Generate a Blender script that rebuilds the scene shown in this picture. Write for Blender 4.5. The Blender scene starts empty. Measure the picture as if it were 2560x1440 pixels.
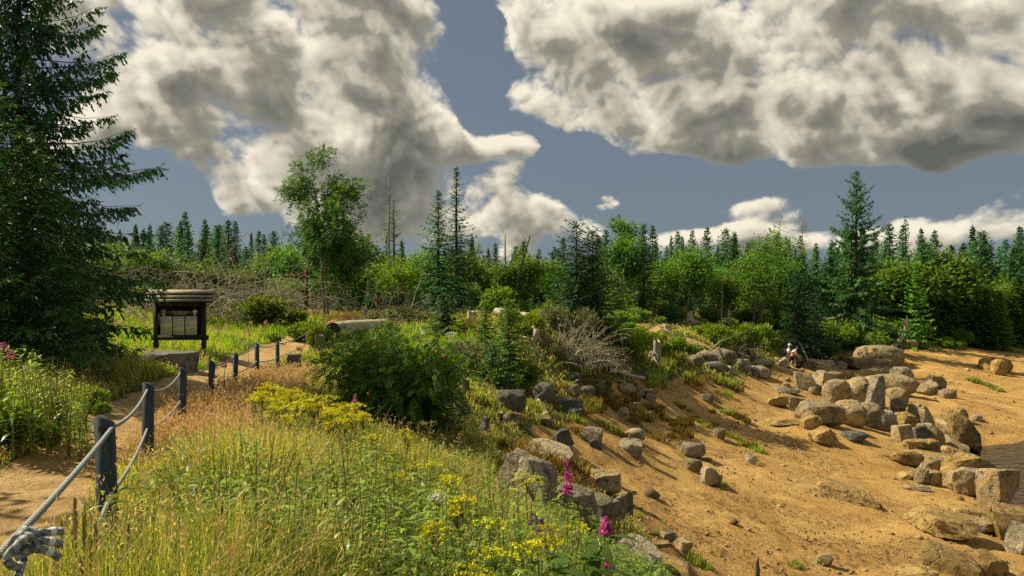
import bpy, bmesh, math, random
import numpy as np
from mathutils import Vector, Matrix

SC = bpy.context.scene
COL = SC.collection
R = math.radians

# ------------------------------------------------------------------ camera
FPX, CX, HY, CZ = 1849.0, 1280.0, 770.0, 1.62      # focal length and horizon of the photograph (2560 px wide), eye height
cam_d = bpy.data.cameras.new("camera")
cam_d.sensor_width = 36.0
cam_d.lens = 36.0 * FPX / 2560.0
cam_d.shift_y = (HY - 720.0) / 2560.0
cam_d.clip_start = 0.05
cam_d.clip_end = 9000.0
cam = bpy.data.objects.new("camera", cam_d)
cam.location = (0, 0, CZ)
cam.rotation_euler = (R(90), 0, 0)
COL.objects.link(cam)
SC.camera = cam

# ------------------------------------------------------------------ sun, sky, exposure
SUN_AZ, SUN_EL = -72.0, 45.0                         # azimuth from the viewing direction (left is negative)
sdir = Vector((math.sin(R(SUN_AZ)) * math.cos(R(SUN_EL)), math.cos(R(SUN_AZ)) * math.cos(R(SUN_EL)), math.sin(R(SUN_EL))))
sl = bpy.data.lights.new("sun", 'SUN')
sl.energy = 5.0
sl.angle = R(0.5)
sl.color = (1.0, 0.86, 0.62)
so = bpy.data.objects.new("sun", sl)
so.rotation_euler = sdir.to_track_quat('Z', 'Y').to_euler()
so.location = (-40, 30, 60)
COL.objects.link(so)

SC.view_settings.view_transform = 'Standard'
SC.view_settings.look = 'None'
SC.view_settings.gamma = 1.0
SC.view_settings.exposure = 0.62
SC.view_settings.use_curve_mapping = False
SC.cycles.max_bounces = 6
SC.cycles.diffuse_bounces = 3
SC.cycles.glossy_bounces = 3
SC.cycles.transmission_bounces = 4
SC.cycles.transparent_max_bounces = 6
SC.cycles.caustics_reflective = False
SC.cycles.caustics_refractive = False
SC.cycles.use_denoising = False

class NT:
    """small helper to write node trees"""
    def __init__(s, nt): s.t = nt; s.n = nt.nodes; s.l = nt.links
    def add(s, typ, **kw):
        n = s.n.new(typ)
        for k, v in kw.items(): setattr(n, k, v)
        return n
    def put(s, sock, v):
        if hasattr(v, 'is_output'): s.l.new(v, sock)
        elif v is not None: sock.default_value = v
    def math(s, op, a, b=None, c=None, clamp=False):
        n = s.add('ShaderNodeMath', operation=op, use_clamp=clamp)
        s.put(n.inputs[0], a)
        if b is not None: s.put(n.inputs[1], b)
        if c is not None: s.put(n.inputs[2], c)
        return n.outputs[0]
    def vmath(s, op, a, b=None, scale=None):
        n = s.add('ShaderNodeVectorMath', operation=op)
        s.put(n.inputs[0], a)
        if b is not None: s.put(n.inputs[1], b)
        if scale is not None: s.put(n.inputs['Scale'], scale)
        return n
    def noise(s, vec, scale, detail=4, rough=0.55, dist=0.0, lac=2.0):
        n = s.add('ShaderNodeTexNoise')
        if vec is not None: s.put(n.inputs['Vector'], vec)
        n.inputs['Scale'].default_value = scale
        n.inputs['Detail'].default_value = detail
        n.inputs['Roughness'].default_value = rough
        n.inputs['Lacunarity'].default_value = lac
        n.inputs['Distortion'].default_value = dist
        return n
    def ramp(s, fac, lo, hi, a=0.0, b=1.0, smooth=True):
        n = s.add('ShaderNodeMapRange')
        if smooth: n.interpolation_type = 'SMOOTHSTEP'
        n.clamp = True if not smooth else n.clamp
        s.put(n.inputs[0], fac)
        n.inputs[1].default_value = lo; n.inputs[2].default_value = hi
        n.inputs[3].default_value = a; n.inputs[4].default_value = b
        return n.outputs[0]
    def mix(s, fac, a, b, mode='MIX'):
        n = s.add('ShaderNodeMix', data_type='RGBA', blend_type=mode)
        s.put(n.inputs[0], fac)
        s.put(n.inputs[6], a if hasattr(a, 'is_output') else (*a, 1.0))
        s.put(n.inputs[7], b if hasattr(b, 'is_output') else (*b, 1.0))
        return n.outputs[2]

# ------------------------------------------------------------------ numpy noise
def _h(ix, iy, iz):
    h = (ix.astype(np.int64) * 374761393 + iy.astype(np.int64) * 668265263 + iz.astype(np.int64) * 1274126177) & 0xffffffff
    h = ((h ^ (h >> 13)) * 1103515245) & 0xffffffff
    h = ((h ^ (h >> 16)) * 12345701) & 0xffffffff
    return ((h ^ (h >> 15)) & 0xffff) / 65535.0
def vnoise(p):
    p = np.asarray(p, float); i = np.floor(p); f = p - i; f = f * f * (3 - 2 * f); i = i.astype(np.int64)
    out = 0
    for a in (0, 1):
        wa = f[:, 0] if a else 1 - f[:, 0]
        for b in (0, 1):
            wb = f[:, 1] if b else 1 - f[:, 1]
            for c in (0, 1):
                wc = f[:, 2] if c else 1 - f[:, 2]
                out = out + wa * wb * wc * _h(i[:, 0] + a, i[:, 1] + b, i[:, 2] + c)
    return out * 2 - 1
def gnoise(p):
    """gradient noise, smoother and less square than value noise"""
    i = np.floor(p); f = p - i; w = f * f * f * (f * (f * 6 - 15) + 10); i = i.astype(np.int64)
    out = 0
    for a in (0, 1):
        wa = w[:, 0] if a else 1 - w[:, 0]
        for b in (0, 1):
            wb = w[:, 1] if b else 1 - w[:, 1]
            for c in (0, 1):
                wc = w[:, 2] if c else 1 - w[:, 2]
                h = _h(i[:, 0] + a, i[:, 1] + b, i[:, 2] + c) * 65535.0
                gx = (h % 41) / 20.0 - 1; gy = ((h // 41) % 41) / 20.0 - 1; gz = ((h // 1681) % 39) / 19.0 - 1
                out = out + wa * wb * wc * (gx * (f[:, 0] - a) + gy * (f[:, 1] - b) + gz * (f[:, 2] - c))
    return out
def fbm(p, oct=4, gain=0.5):
    p = np.asarray(p, float); s = 0; a = 1.0
    for k in range(oct):
        s = s + a * vnoise(p + 17.3 * k); p = p * 2.03; a *= gain
    return s
def fbm2(x, y, sc, oct=4, off=0.0):
    x = np.atleast_1d(x); y = np.atleast_1d(y)
    return fbm(np.stack([x * sc, y * sc, np.full(x.shape, off)], 1), oct)

# ---- world: Nishita sky with broken cumulus cloud, worked out on an azimuth / elevation map
def sky_azel(px, py):
    x, z = (px - CX) / FPX, (HY - py) / FPX
    return math.atan2(x, 1.0), math.atan2(z, math.hypot(x, 1.0))
# cloud masses and gaps of the sky in view: (x, y, half-width, half-height, strength)
CLOUDS = [
    (480, 60, 330, 130, 0.9), (800, 110, 280, 130, 0.9), (980, 90, 130, 90, 0.8), (420, 250, 160, 80, 0.7), (640, 270, 260, 80, 0.7),
    (760, 400, 260, 75, 0.9), (960, 330, 150, 80, 1.0), (1130, 390, 200, 95, 1.1), (1300, 380, 70, 60, 0.8), (640, 470, 190, 80, 1.1), (880, 540, 280, 50, 1.0),
    (1500, 30, 230, 90, 1.1), (1800, 130, 330, 130, 1.2), (1480, 240, 190, 50, 0.9), (1700, 290, 330, 70, 1.0), (1800, 370, 230, 38, 0.8),
    (2200, 90, 300, 130, 1.2), (2300, 270, 330, 80, 1.1), (2480, 360, 140, 45, 0.7), (2540, 140, 120, 130, 0.9),
    (1400, 545, 170, 34, 0.9), (1150, 570, 300, 40, 1.0), (1930, 490, 110, 30, 0.55), (1830, 590, 190, 26, 1.0), (2080, 575, 200, 30, 0.9), (2420, 550, 240, 34, 1.1), (2540, 460, 60, 40, 0.6),
    (1195, 130, 62, 170, -1.5), (1225, 280, 62, 60, -1.2), (1300, 315, 90, 40, -1.1), (1430, 345, 60, 40, -0.9), (1470, 440, 105, 60, -1.4), (1640, 470, 190, 38, -1.3), (1950, 440, 330, 26, -1.2), (2310, 450, 150, 40, -1.3), (2130, 490, 130, 30, -0.8),
    (400, 470, 90, 90, -1.4), (560, 345, 60, 26, -0.8), (650, 190, 34, 55, -0.6), (600, 560, 100, 28, -1.0), (1640, 560, 80, 26, -0.8), (200, 560, 200, 60, -0.5),
]
_rr = np.random.default_rng(5)
ROT = [np.linalg.qr(_rr.normal(size=(3, 3)))[0] for _ in range(3)]
def sky_field(az, el):
    """cloud thickness for arrays of azimuth and elevation (radians)"""
    sh = az.shape; az = az.ravel(); el = el.ravel()
    d = np.stack([np.sin(az) * np.cos(el), np.cos(az) * np.cos(el), np.sin(el) * 1.30], 1)
    wz = np.stack([vnoise(d * 6 + 3.3), vnoise(d * 6 + 41.7), vnoise(d * 6 + 77.1)], 1)
    w2 = np.stack([vnoise(d * 17 + 13.3), vnoise(d * 17 + 51.7), vnoise(d * 17 + 87.1)], 1)
    q = d + 0.030 * wz + 0.010 * w2
    s = 0; a = 1.0; f = 5.2
    for k in range(7):                                   # billowing noise: rounded lumps with creases between
        n = np.abs(gnoise(q @ ROT[k % 3] * f + 9.1 * k)) * 2.6 - 0.72
        s = s + a * n
        a *= 0.60; f *= 2.03
    low = vnoise(q * 3.1 + 5.0)
    azw = az + 0.030 * wz[:, 0] + 0.018 * w2[:, 0]; elw = el + 0.020 * wz[:, 1] + 0.014 * w2[:, 1]
    B = np.zeros(az.shape)
    for (px, py, rx, ry, st) in CLOUDS:
        a0, e0 = sky_azel(px, py)
        r2 = ((azw - a0) * FPX / rx) ** 2 + ((elw - e0) * FPX / ry) ** 2
        B += st * np.exp(-0.8 * r2)
    B = np.tanh(0.85 * B)
    infr = np.clip(1 - np.clip((np.abs(az) - 0.66) / 0.2, 0, 1) - np.clip((el - 0.46) / 0.2, 0, 1), 0, 1)
    cov = B * infr + (0.25 + 0.9 * low) * (1 - infr)
    return (np.where(cov > 0, 0.44, 0.80) * cov + 0.50 * np.where(cov > 0.3, np.maximum(s, 0.8 * s), s) + 0.10 * low + 0.21).reshape(sh)
def shift(a, dy, dx):
    """value at (row + dy, col + dx), edges held"""
    r = np.clip(np.arange(a.shape[0]) + dy, 0, a.shape[0] - 1); c = np.clip(np.arange(a.shape[1]) + dx, 0, a.shape[1] - 1)
    return a[r][:, c]
def soft(a, n):
    for ax in (0, 1):
        b = np.zeros_like(a)
        for k in range(-n, n + 1): b += shift(a, k if ax == 0 else 0, k if ax else 0)
        a = b / (2 * n + 1)
    return a
def cloud_map(az, el, res):
    """(light, cover) of the cloud; res = radians per pixel. Rows run upwards."""
    D = sky_field(az, el)
    rho = np.clip(D, 0, None)
    base = soft(rho, max(1, int(0.045 / res)))
    rho2 = np.clip(rho - 0.72 * base, 0, None)
    acc = 0
    for st in range(1, 15):                              # light reaching each point from the sun, up and to the left
        t = 0.0016 * st * (1 + 0.32 * st)
        acc = acc + shift(rho2, int(round(t * 0.80 / res)), int(round(-t * 0.55 / res)))
    L = np.exp(-0.46 * acc)
    n = max(1, int(0.003 / res)); k = max(1, int(0.010 / res))
    relief = 0
    for hh, s_, wgt in ((soft(np.clip(D, -0.2, 1.2), 1), n, 1.4), (soft(np.clip(D, -0.2, 1.2), n), k, 1.5), (soft(np.clip(D, -0.2, 1.2), 2 * n), 3 * k, 0.9)):
        relief = relief + wgt * (hh - shift(hh, int(s_ * 0.8 + 0.5), -int(s_ * 0.6 + 0.5)))
    thin = np.exp(-2.2 * rho)
    lit = -0.02 - 0.36 * np.clip(base, 0, 0.7) + 0.80 * L + 0.22 * thin + 0.50 * np.clip(relief, -0.30, 0.6)
    cover = np.clip((D + 0.06) / 0.24, 0, 1); cover = cover * cover * (3 - 2 * cover)
    return np.clip(lit, 0, 1), cover
def cloud_image():
    Wd, Hh = 4096, 2048
    img = np.zeros((Hh, Wd, 4), np.float32); img[..., 3] = 1
    def fill(u0, u1, v0, v1, step):
        us = np.arange(u0, u1, step); vs = np.arange(v0, v1, step)
        az, el = np.meshgrid(((us + 0.5) / Wd - 0.25) * 2 * math.pi, ((vs + 0.5) / Hh - 0.5) * math.pi)
        lit, cov = cloud_map(az, el, 2 * math.pi / Wd * step)
        for ch, a in ((0, lit), (1, cov)):
            img[v0:v1, u0:u1, ch] = np.kron(a, np.ones((step, step)))[:v1 - v0, :u1 - u0]
    fill(0, Wd, Hh // 2 - 64, Hh, 8)
    fill(1024 - 520, 1024 + 520, Hh // 2 - 32, Hh // 2 + 360, 1)
    im = bpy.data.images.new("cloud_map", Wd, Hh, alpha=False)
    im.colorspace_settings.name = 'Non-Color'
    im.pixels.foreach_set(img.ravel()); im.update(); im.pack()
    return im
world = bpy.data.worlds.new("World")
SC.world = world
world.use_nodes = True
W = NT(world.node_tree)
W.n.clear()
env = W.add('ShaderNodeTexEnvironment'); env.image = cloud_image()
esep = W.add('ShaderNodeSeparateColor'); W.put(esep.inputs[0], env.outputs[0])
lit, alpha = esep.outputs[0], esep.outputs[1]
ccol = W.mix(W.ramp(lit, 0.0, 0.5, smooth=False), (1.35, 1.45, 1.28), (4.0, 3.75, 3.0))
ccol = W.mix(W.ramp(lit, 0.40, 0.92, smooth=False), ccol, (10.4, 9.5, 7.6))
sky = W.add('ShaderNodeTexSky', sky_type='NISHITA')
sky.sun_disc = False
sky.sun_elevation = R(SUN_EL)
sky.sun_rotation = R(SUN_AZ)
sky.altitude = 700.0
sky.air_density = 1.0
sky.dust_density = 1.6
sky.ozone_density = 1.0
skyc = W.mix(0.78, sky.outputs[0], (1.75, 2.10, 2.50))
bg = W.add('ShaderNodeBackground')
bg.inputs['Strength'].default_value = 0.0595
W.put(bg.inputs['Color'], W.mix(alpha, skyc, ccol))
wo = W.add('ShaderNodeOutputWorld')
W.l.new(bg.outputs[0], wo.inputs[0])

# ------------------------------------------------------------------ terrain height
WATER_Z = -6.0
def P3(px, py, d): return ((px - CX) / FPX * d, d, CZ - (py - HY) / FPX * d)
ctrl = [P3(*c) for c in [
    # path and fence line
    (0, 1430, 4.5), (100, 1290, 5.75), (220, 1200, 7.0), (300, 1100, 9.2), (400, 1030, 11.8), (520, 960, 16), (640, 905, 22), (670, 880, 26), (700, 870, 28),
    (282, 1420, 4.6), (368, 1180, 7.6), (452, 1080, 10.5), (524, 1025, 13.5), (585, 957, 17), (642, 945, 19), (695, 922, 22), (781, 862, 30),
    # left bank, board, lawn
    (507, 890, 22), (392, 893, 22), (400, 920, 17), (150, 960, 14), (30, 960, 13), (60, 1080, 9.0), (0, 1200, 6.8),
    (600, 850, 27), (450, 850, 28), (700, 800, 38), (765, 790, 43), (830, 790, 42), (880, 800, 38), (820, 835, 34),
    (730, 935, 22), (795, 890, 28),
    # plateau behind the rowan bush
    (1000, 830, 32), (1060, 805, 38), (1200, 815, 32), (1350, 808, 32), (1400, 805, 38), (1200, 793, 50), (1500, 815, 44),
    # bank falling to the beach
    (1000, 1120, 13.5), (1130, 1050, 17), (1100, 960, 20), (1200, 990, 20), (1200, 900, 25.5), (1280, 1020, 21), (1350, 1000, 24), (1350, 920, 27.5), (1350, 890, 28.5), (1430, 950, 29),
    (1450, 900, 32), (1550, 870, 37), (1550, 830, 41), (1650, 905, 39), (1650, 850, 44), (1620, 818, 52), (1720, 800, 60), (1750, 850, 50), (1750, 915, 44), (1860, 800, 66), (1850, 870, 54), (1860, 925, 50),
    (1985, 915, 62), (1985, 880, 66), (1990, 800, 76), (2060, 905, 70), (2130, 860, 78), (2200, 850, 84), (2200, 900, 70), (2290, 860, 84), (2350, 850, 92), (2500, 842, 106), (2560, 858, 96),
    # beach
    (2300, 880, 80), (2560, 950, 68), (2400, 930, 66), (2400, 1000, 52), (2560, 1075, 45), (2200, 1000, 48), (2080, 1080, 36), (2300, 1180, 32), (2420, 1140, 38), (2400, 1300, 24), (2200, 1350, 19.5), (2300, 1440, 15.5),
    (2100, 1200, 29), (1700, 1200, 22), (2000, 1440, 14.6), (1750, 1440, 13.0), (1700, 1000, 36), (1900, 1050, 37), (1900, 1200, 25), (1900, 980, 44), (1500, 1010, 29.5), (1500, 1090, 22.5), (1300, 1100, 18), (1400, 1200, 14.6), (1550, 1300, 12.6), (1690, 1440, 11.4),
    (1600, 1440, 10.2), (2560, 1440, 17.5), (2540, 1290, 26.5),
]] + [
    # beyond the picture and under the meadow: x, y, z
    (0, 0, 0.0), (-1.0, 2.5, 0.0), (-1.6, 4.5, -0.02), (0, 3, -0.35), (0, 5, -0.55), (0, 8, -0.95), (-1.5, 8, -0.40), (-1.0, 11, -0.95), (-2.4, 10.5, -0.45), (1.5, 5, -1.15), (1.2, 8, -1.45), (0.4, 12, -1.45), (1.3, 3, -0.9),
    (3, 3, -2.0), (3, 7, -2.4), (8, 5, -3.4), (15, 8, -4.8), (20, 15, -6.0), (26, 22, -7.0), (24, 30, -6.8), (27, 38, -6.5), (40, 42, -7.0), (45, 30, -8.5), (60, 45, -8.0), (80, 60, -7.0), (90, 90, -4.0), (110, 130, -1.5), (200, 120, -2),
    (-6, -8, 0.2), (4, -8, -1.5), (-9, 5, 0.35), (-15, 6, 0.6), (-14, 15, 0.5), (-30, 20, 1.0), (-30, 50, 1.6), (-60, 100, 2.0), (-20, 60, 1.4), (0, 70, 1.0), (0, 110, 1.2), (20, 90, 0.6), (50, 120, -0.8), (80, 160, -0.5), (0, 200, 1.5), (-150, 150, 2.0),
]
ctrl = np.array(ctrl)
_C = 1.2
def _phi(r2): return np.sqrt(r2 + _C * _C)
def _fit():
    X = ctrl[:, :2]
    r2 = ((X[:, None] - X[None]) ** 2).sum(-1)
    n = len(X)
    A = np.zeros((n + 3, n + 3))
    A[:n, :n] = _phi(r2) - np.eye(n) * 0.02
    A[:n, n] = 1; A[:n, n + 1:] = X; A[n, :n] = 1; A[n + 1:, :n] = X.T
    return np.linalg.solve(A, np.concatenate([ctrl[:, 2], np.zeros(3)]))
_w = _fit()
def Hraw(x, y):
    x = np.atleast_1d(np.asarray(x, float)); y = np.atleast_1d(np.asarray(y, float))
    out = np.empty(x.shape)
    for s in range(0, len(x), 20000):
        xs = x[s:s + 20000]; ys = y[s:s + 20000]
        r2 = (xs[:, None] - ctrl[None, :, 0]) ** 2 + (ys[:, None] - ctrl[None, :, 1]) ** 2
        out[s:s + 20000] = _phi(r2) @ _w[:-3] + _w[-3] + _w[-2] * xs + _w[-1] * ys
    far = np.clip((np.hypot(x, y) - 170) / 80.0, 0, 1)
    return out * (1 - far) + 0.5 * far
def H(x, y):
    z = Hraw(x, y)
    x = np.atleast_1d(np.asarray(x, float)); y = np.atleast_1d(np.asarray(y, float))
    return z + 0.10 * fbm2(x, y, 0.35, 3, 3.1) + 0.035 * fbm2(x, y, 1.6, 3, 8.7)
def Hs(x, y): return float(H(x, y)[0])
_ds = np.exp(np.linspace(math.log(1.6), math.log(170), 420))
def hit(px, py):
    """where the sight line through a point of the photograph meets the terrain"""
    x = (px - CX) / FPX * _ds; z = CZ - (py - HY) / FPX * _ds
    b = z < H(x, _ds)
    k = int(np.argmax(b)) if b.any() else len(_ds) - 1
    lo, hi = _ds[max(k - 1, 0)], _ds[k]
    for _ in range(12):
        m = 0.5 * (lo + hi)
        if CZ - (py - HY) / FPX * m < Hs((px - CX) / FPX * m, m): hi = m
        else: lo = m
    d = 0.5 * (lo + hi)
    x = (px - CX) / FPX * d
    return x, d, Hs(x, d)
def at(px, d):
    x = (px - CX) / FPX * d
    return x, d, Hs(x, d)

# ---- regions on the ground: polygons and lines in world metres
SAND = np.array([hit(*p)[:2] for p in [(1655, 1440), (1600, 1370), (1570, 1300), (1500, 1215), (1400, 1180), (1330, 1085), (1330, 1050), (1400, 1040), (1440, 1020), (1480, 990), (1530, 965), (1600, 950),
        (1660, 934), (1760, 940), (1850, 938), (1930, 912), (2050, 890), (2150, 872), (2280, 862), (2400, 855), (2550, 850)]] + [(110, 105), (110, 20), (60, 5), (12, 2), (5, 3)])
def poly_sd(poly, x, y):
    x = np.asarray(x, float); y = np.asarray(y, float)
    d = np.full(x.shape, 1e9); ins = np.zeros(x.shape, bool)
    n = len(poly)
    for i in range(n):
        ax, ay = poly[i]; bx, by = poly[(i + 1) % n]
        ex, ey = bx - ax, by - ay
        t = np.clip(((x - ax) * ex + (y - ay) * ey) / (ex * ex + ey * ey + 1e-9), 0, 1)
        d = np.minimum(d, np.hypot(x - ax - t * ex, y - ay - t * ey))
        c = ((ay > y) != (by > y)) & (x < (bx - ax) * (y - ay) / (by - ay + 1e-12) + ax)
        ins ^= c
    return np.where(ins, d, -d)
def line_d(pts, x, y):
    d = np.full(np.shape(x), 1e9)
    for (ax, ay), (bx, by) in zip(pts[:-1], pts[1:]):
        ex, ey = bx - ax, by - ay
        t = np.clip(((x - ax) * ex + (y - ay) * ey) / (ex * ex + ey * ey + 1e-9), 0, 1)
        d = np.minimum(d, np.hypot(x - ax - t * ex, y - ay - t * ey))
    return d
PATH = [(-2.6, -10), (-2.9, 1.0)] + [hit(*p)[:2] for p in [(5, 1340), (140, 1215), (252, 1110), (335, 1050), (425, 995), (530, 945), (640, 905), (690, 875), (760, 840), (850, 806)]] + [(-8.6, 46), (-6, 56), (3, 62)]
PATH2 = [hit(*p)[:2] for p in [(1795, 882), (1760, 858), (1680, 845), (1600, 838)]] + [hit(1660, 808)[:2], hit(1600, 812)[:2]]
def sand_w(x, y): return np.clip(0.5 + (poly_sd(SAND, x, y) + 0.55 * fbm2(x, y, 0.8, 4, 1.7)) / 0.7, 0, 1)
def path_w(x, y):
    r = np.hypot(x, y)
    a = np.clip(0.5 + (0.72 + 0.20 * fbm2(x, y, 1.3, 3, 5.5) - line_d(PATH, x, y)) / 0.40, 0, 1)
    b = np.clip(0.5 + (0.38 + 0.4 * fbm2(x, y, 0.9, 3, 2.5) - line_d(PATH2, x, y)) / 0.6, 0, 1)
    return np.maximum(a, b)

# ------------------------------------------------------------------ object helpers
def link(o, parent=None):
    COL.objects.link(o)
    if parent is not None: o.parent = parent
    return o
def tag(o, label=None, cat=None, group=None, kind=None):
    if label: o['label'] = label
    if cat: o['category'] = cat
    if group: o['group'] = group
    if kind: o['kind'] = kind
    return o
def thing(name, label, cat, loc=(0, 0, 0), rz=0.0, group=None):
    o = bpy.data.objects.new(name, None)
    o.empty_display_size = 0.1
    o.location = loc; o.rotation_euler = (0, 0, rz)
    return tag(link(o), label, cat, group)
def nmesh(name, V, F, tint=None, smooth=False, mat=None, attrs=None):
    """mesh from an (n,3) array and either an (m,k) array or a list of (m,k) arrays of faces"""
    V = np.asarray(V, np.float32)
    Fs = F if isinstance(F, list) else [F]
    Fs = [np.asarray(f, np.int32) for f in Fs if len(f)]
    me = bpy.data.meshes.new(name)
    me.vertices.add(len(V)); me.vertices.foreach_set('co', V.ravel())
    nl = sum(f.size for f in Fs); npoly = sum(len(f) for f in Fs)
    me.loops.add(nl); me.polygons.add(npoly)
    me.loops.foreach_set('vertex_index', np.concatenate([f.ravel() for f in Fs]))
    tot = np.concatenate([np.full(len(f), f.shape[1], np.int32) for f in Fs])
    st = np.concatenate([[0], np.cumsum(tot)[:-1]]).astype(np.int32)
    me.polygons.foreach_set('loop_start', st)
    if smooth: me.polygons.foreach_set('use_smooth', np.ones(npoly, bool))
    me.update(calc_edges=True)
    if tint is not None:
        a = me.attributes.new('tint', 'FLOAT', 'POINT'); a.data.foreach_set('value', np.asarray(tint, np.float32))
    for k, v in (attrs or {}).items():
        a = me.attributes.new(k, 'FLOAT', 'POINT'); a.data.foreach_set('value', np.asarray(v, np.float32))
    if mat is not None: me.materials.append(mat)
    return me
def obj(name, me, parent=None): return link(bpy.data.objects.new(name, me), parent)

class MB:
    """collects shapes into one mesh"""
    def __init__(s): s.V = []; s.F = {}; s.T = []; s.n = 0
    def add(s, V, F, t=0.5):
        V = np.asarray(V, float); 
        for f in (F if isinstance(F, list) else [F]):
            f = np.asarray(f, np.int64)
            if len(f): s.F.setdefault(f.shape[1], []).append(f + s.n)
        s.V.append(V); s.T.append(np.broadcast_to(np.asarray(t, float), (len(V),)))
        s.n += len(V); return s
    def box(s, c, size, rot=None, t=0.5):
        x, y, z = (v * 0.5 for v in size)
        V = np.array([[-x, -y, -z], [x, -y, -z], [x, y, -z], [-x, y, -z], [-x, -y, z], [x, -y, z], [x, y, z], [-x, y, z]])
        if rot is not None: V = V @ np.array(rot.to_3x3() if hasattr(rot, 'to_3x3') else rot).T
        return s.add(V + np.array(c), np.array([[0, 3, 2, 1], [4, 5, 6, 7], [0, 1, 5, 4], [1, 2, 6, 5], [2, 3, 7, 6], [3, 0, 4, 7]]), t)
    def tube(s, pts, rad, k=6, t=0.5, cap=True):
        V, F = tube(pts, rad, k)
        F = [F]
        if cap:
            m = len(V)
            F.append(np.array([list(range(k))[::-1], list(range(m - k, m))]))
        return s.add(V, F, t)
    def mesh(s, name, mat, smooth=False):
        F = [np.concatenate(v) for v in s.F.values()]
        return nmesh(name, np.concatenate(s.V), F, np.concatenate(s.T), smooth, mat)
    def build(s, name, mat, parent=None, smooth=False): return obj(name, s.mesh(name, mat, smooth), parent)

def tube(pts, rad, k=6):
    pts = np.asarray(pts, float); n = len(pts)
    rad = np.broadcast_to(np.asarray(rad, float), (n,))
    d = np.gradient(pts, axis=0); d /= np.linalg.norm(d, axis=1)[:, None] + 1e-9
    ref = np.array([0, 0, 1.0]) if abs(d[0, 2]) < 0.85 else np.array([1.0, 0, 0])
    u = np.cross(d, ref); u /= np.linalg.norm(u, axis=1)[:, None] + 1e-9
    v = np.cross(d, u)
    a = np.arange(k) / k * 2 * math.pi
    V = pts[:, None] + rad[:, None, None] * (u[:, None] * np.cos(a)[None, :, None] + v[:, None] * np.sin(a)[None, :, None])
    i = np.arange(n - 1)[:, None] * k; j = np.arange(k)[None]; j2 = (j + 1) % k
    F = np.stack([i + j, i + j2, i + k + j2, i + k + j], -1).reshape(-1, 4)
    return V.reshape(-1, 3), F
def nrm(v): return v / (np.linalg.norm(v, axis=-1, keepdims=True) + 1e-9)
def rnd_unit(rng, n): return nrm(rng.normal(size=(n, 3)))
def diamonds(P, D, L, Wd, S, mid=0.45):
    n = len(P); L = np.broadcast_to(L, (n,))[:, None]; Wd = np.broadcast_to(Wd, (n,))[:, None]
    m = P + D * L * mid
    V = np.stack([P, m + S * Wd * 0.5, P + D * L, m - S * Wd * 0.5], 1).reshape(-1, 3)
    return V, (np.arange(n)[:, None] * 4 + np.arange(4)[None])
def lances(P, D, S, L, Wd, droop):
    """long leaf of three pieces that bends down towards its tip"""
    n = len(P); L = np.broadcast_to(L, (n,))[:, None]; Wd = np.broadcast_to(Wd, (n,))[:, None]; dr = np.broadcast_to(droop, (n,))[:, None]
    Z = np.array([[0, 0, 1.0]])
    a = P + D * L * 0.33 - Z * L * dr * 0.10; b = P + D * L * 0.68 - Z * L * dr * 0.42; c = P + D * L - Z * L * dr * 0.95
    V = np.stack([P, a - S * Wd * 0.5, a + S * Wd * 0.5, b - S * Wd * 0.36, b + S * Wd * 0.36, c], 1).reshape(-1, 3)
    o = np.arange(n)[:, None] * 6
    return V, [np.concatenate([o + [0, 2, 1], o + [3, 4, 5]]), o + [1, 2, 4, 3]]
def blades(rng, P, h, w, bend, tint):
    n = len(P)
    a = rng.uniform(0, 2 * math.pi, n); l = rng.uniform(0, 2 * math.pi, n)
    s = np.stack([np.cos(a), np.sin(a), np.zeros(n)], 1) * (w * 0.5)[:, None]
    ln = np.stack([np.cos(l), np.sin(l), np.zeros(n)], 1) * (h * bend)[:, None]
    up = np.zeros((n, 3)); up[:, 2] = h
    m = P + up * 0.55 + ln * 0.25; t = P + up * (1 - 0.25 * bend)[:, None] + ln * 0.9
    V = np.stack([P - s, P + s, m - s * 0.8, m + s * 0.8, t], 1).reshape(-1, 3)
    o = np.arange(n)[:, None] * 5
    return V, [o + [0, 1, 3, 2], o + [2, 3, 4]], np.repeat(tint, 5), t

# ------------------------------------------------------------------ materials
def new_mat(name):
    m = bpy.data.materials.new(name); m.use_nodes = True
    N = NT(m.node_tree); N.n.clear()
    out = N.add('ShaderNodeOutputMaterial')
    return m, N, out
def principled(N, col, rough=0.7, spec=0.3, normal=None, metal=0.0):
    p = N.add('ShaderNodeBsdfPrincipled')
    N.put(p.inputs['Base Color'], col if hasattr(col, 'is_output') else (*col, 1.0))
    N.put(p.inputs['Roughness'], rough)
    p.inputs['Specular IOR Level'].default_value = spec
    p.inputs['Metallic'].default_value = metal
    if normal is not None: N.put(p.inputs['Normal'], normal)
    return p
def bump(N, h, strength=0.5, dist=0.05, normal=None):
    b = N.add('ShaderNodeBump'); b.inputs['Strength'].default_value = strength; b.inputs['Distance'].default_value = dist
    N.put(b.inputs['Height'], h)
    if normal is not None: N.put(b.inputs['Normal'], normal)
    return b.outputs[0]
def attr(N, name):
    a = N.add('ShaderNodeAttribute'); a.attribute_name = name; return a.outputs['Fac']
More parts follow.
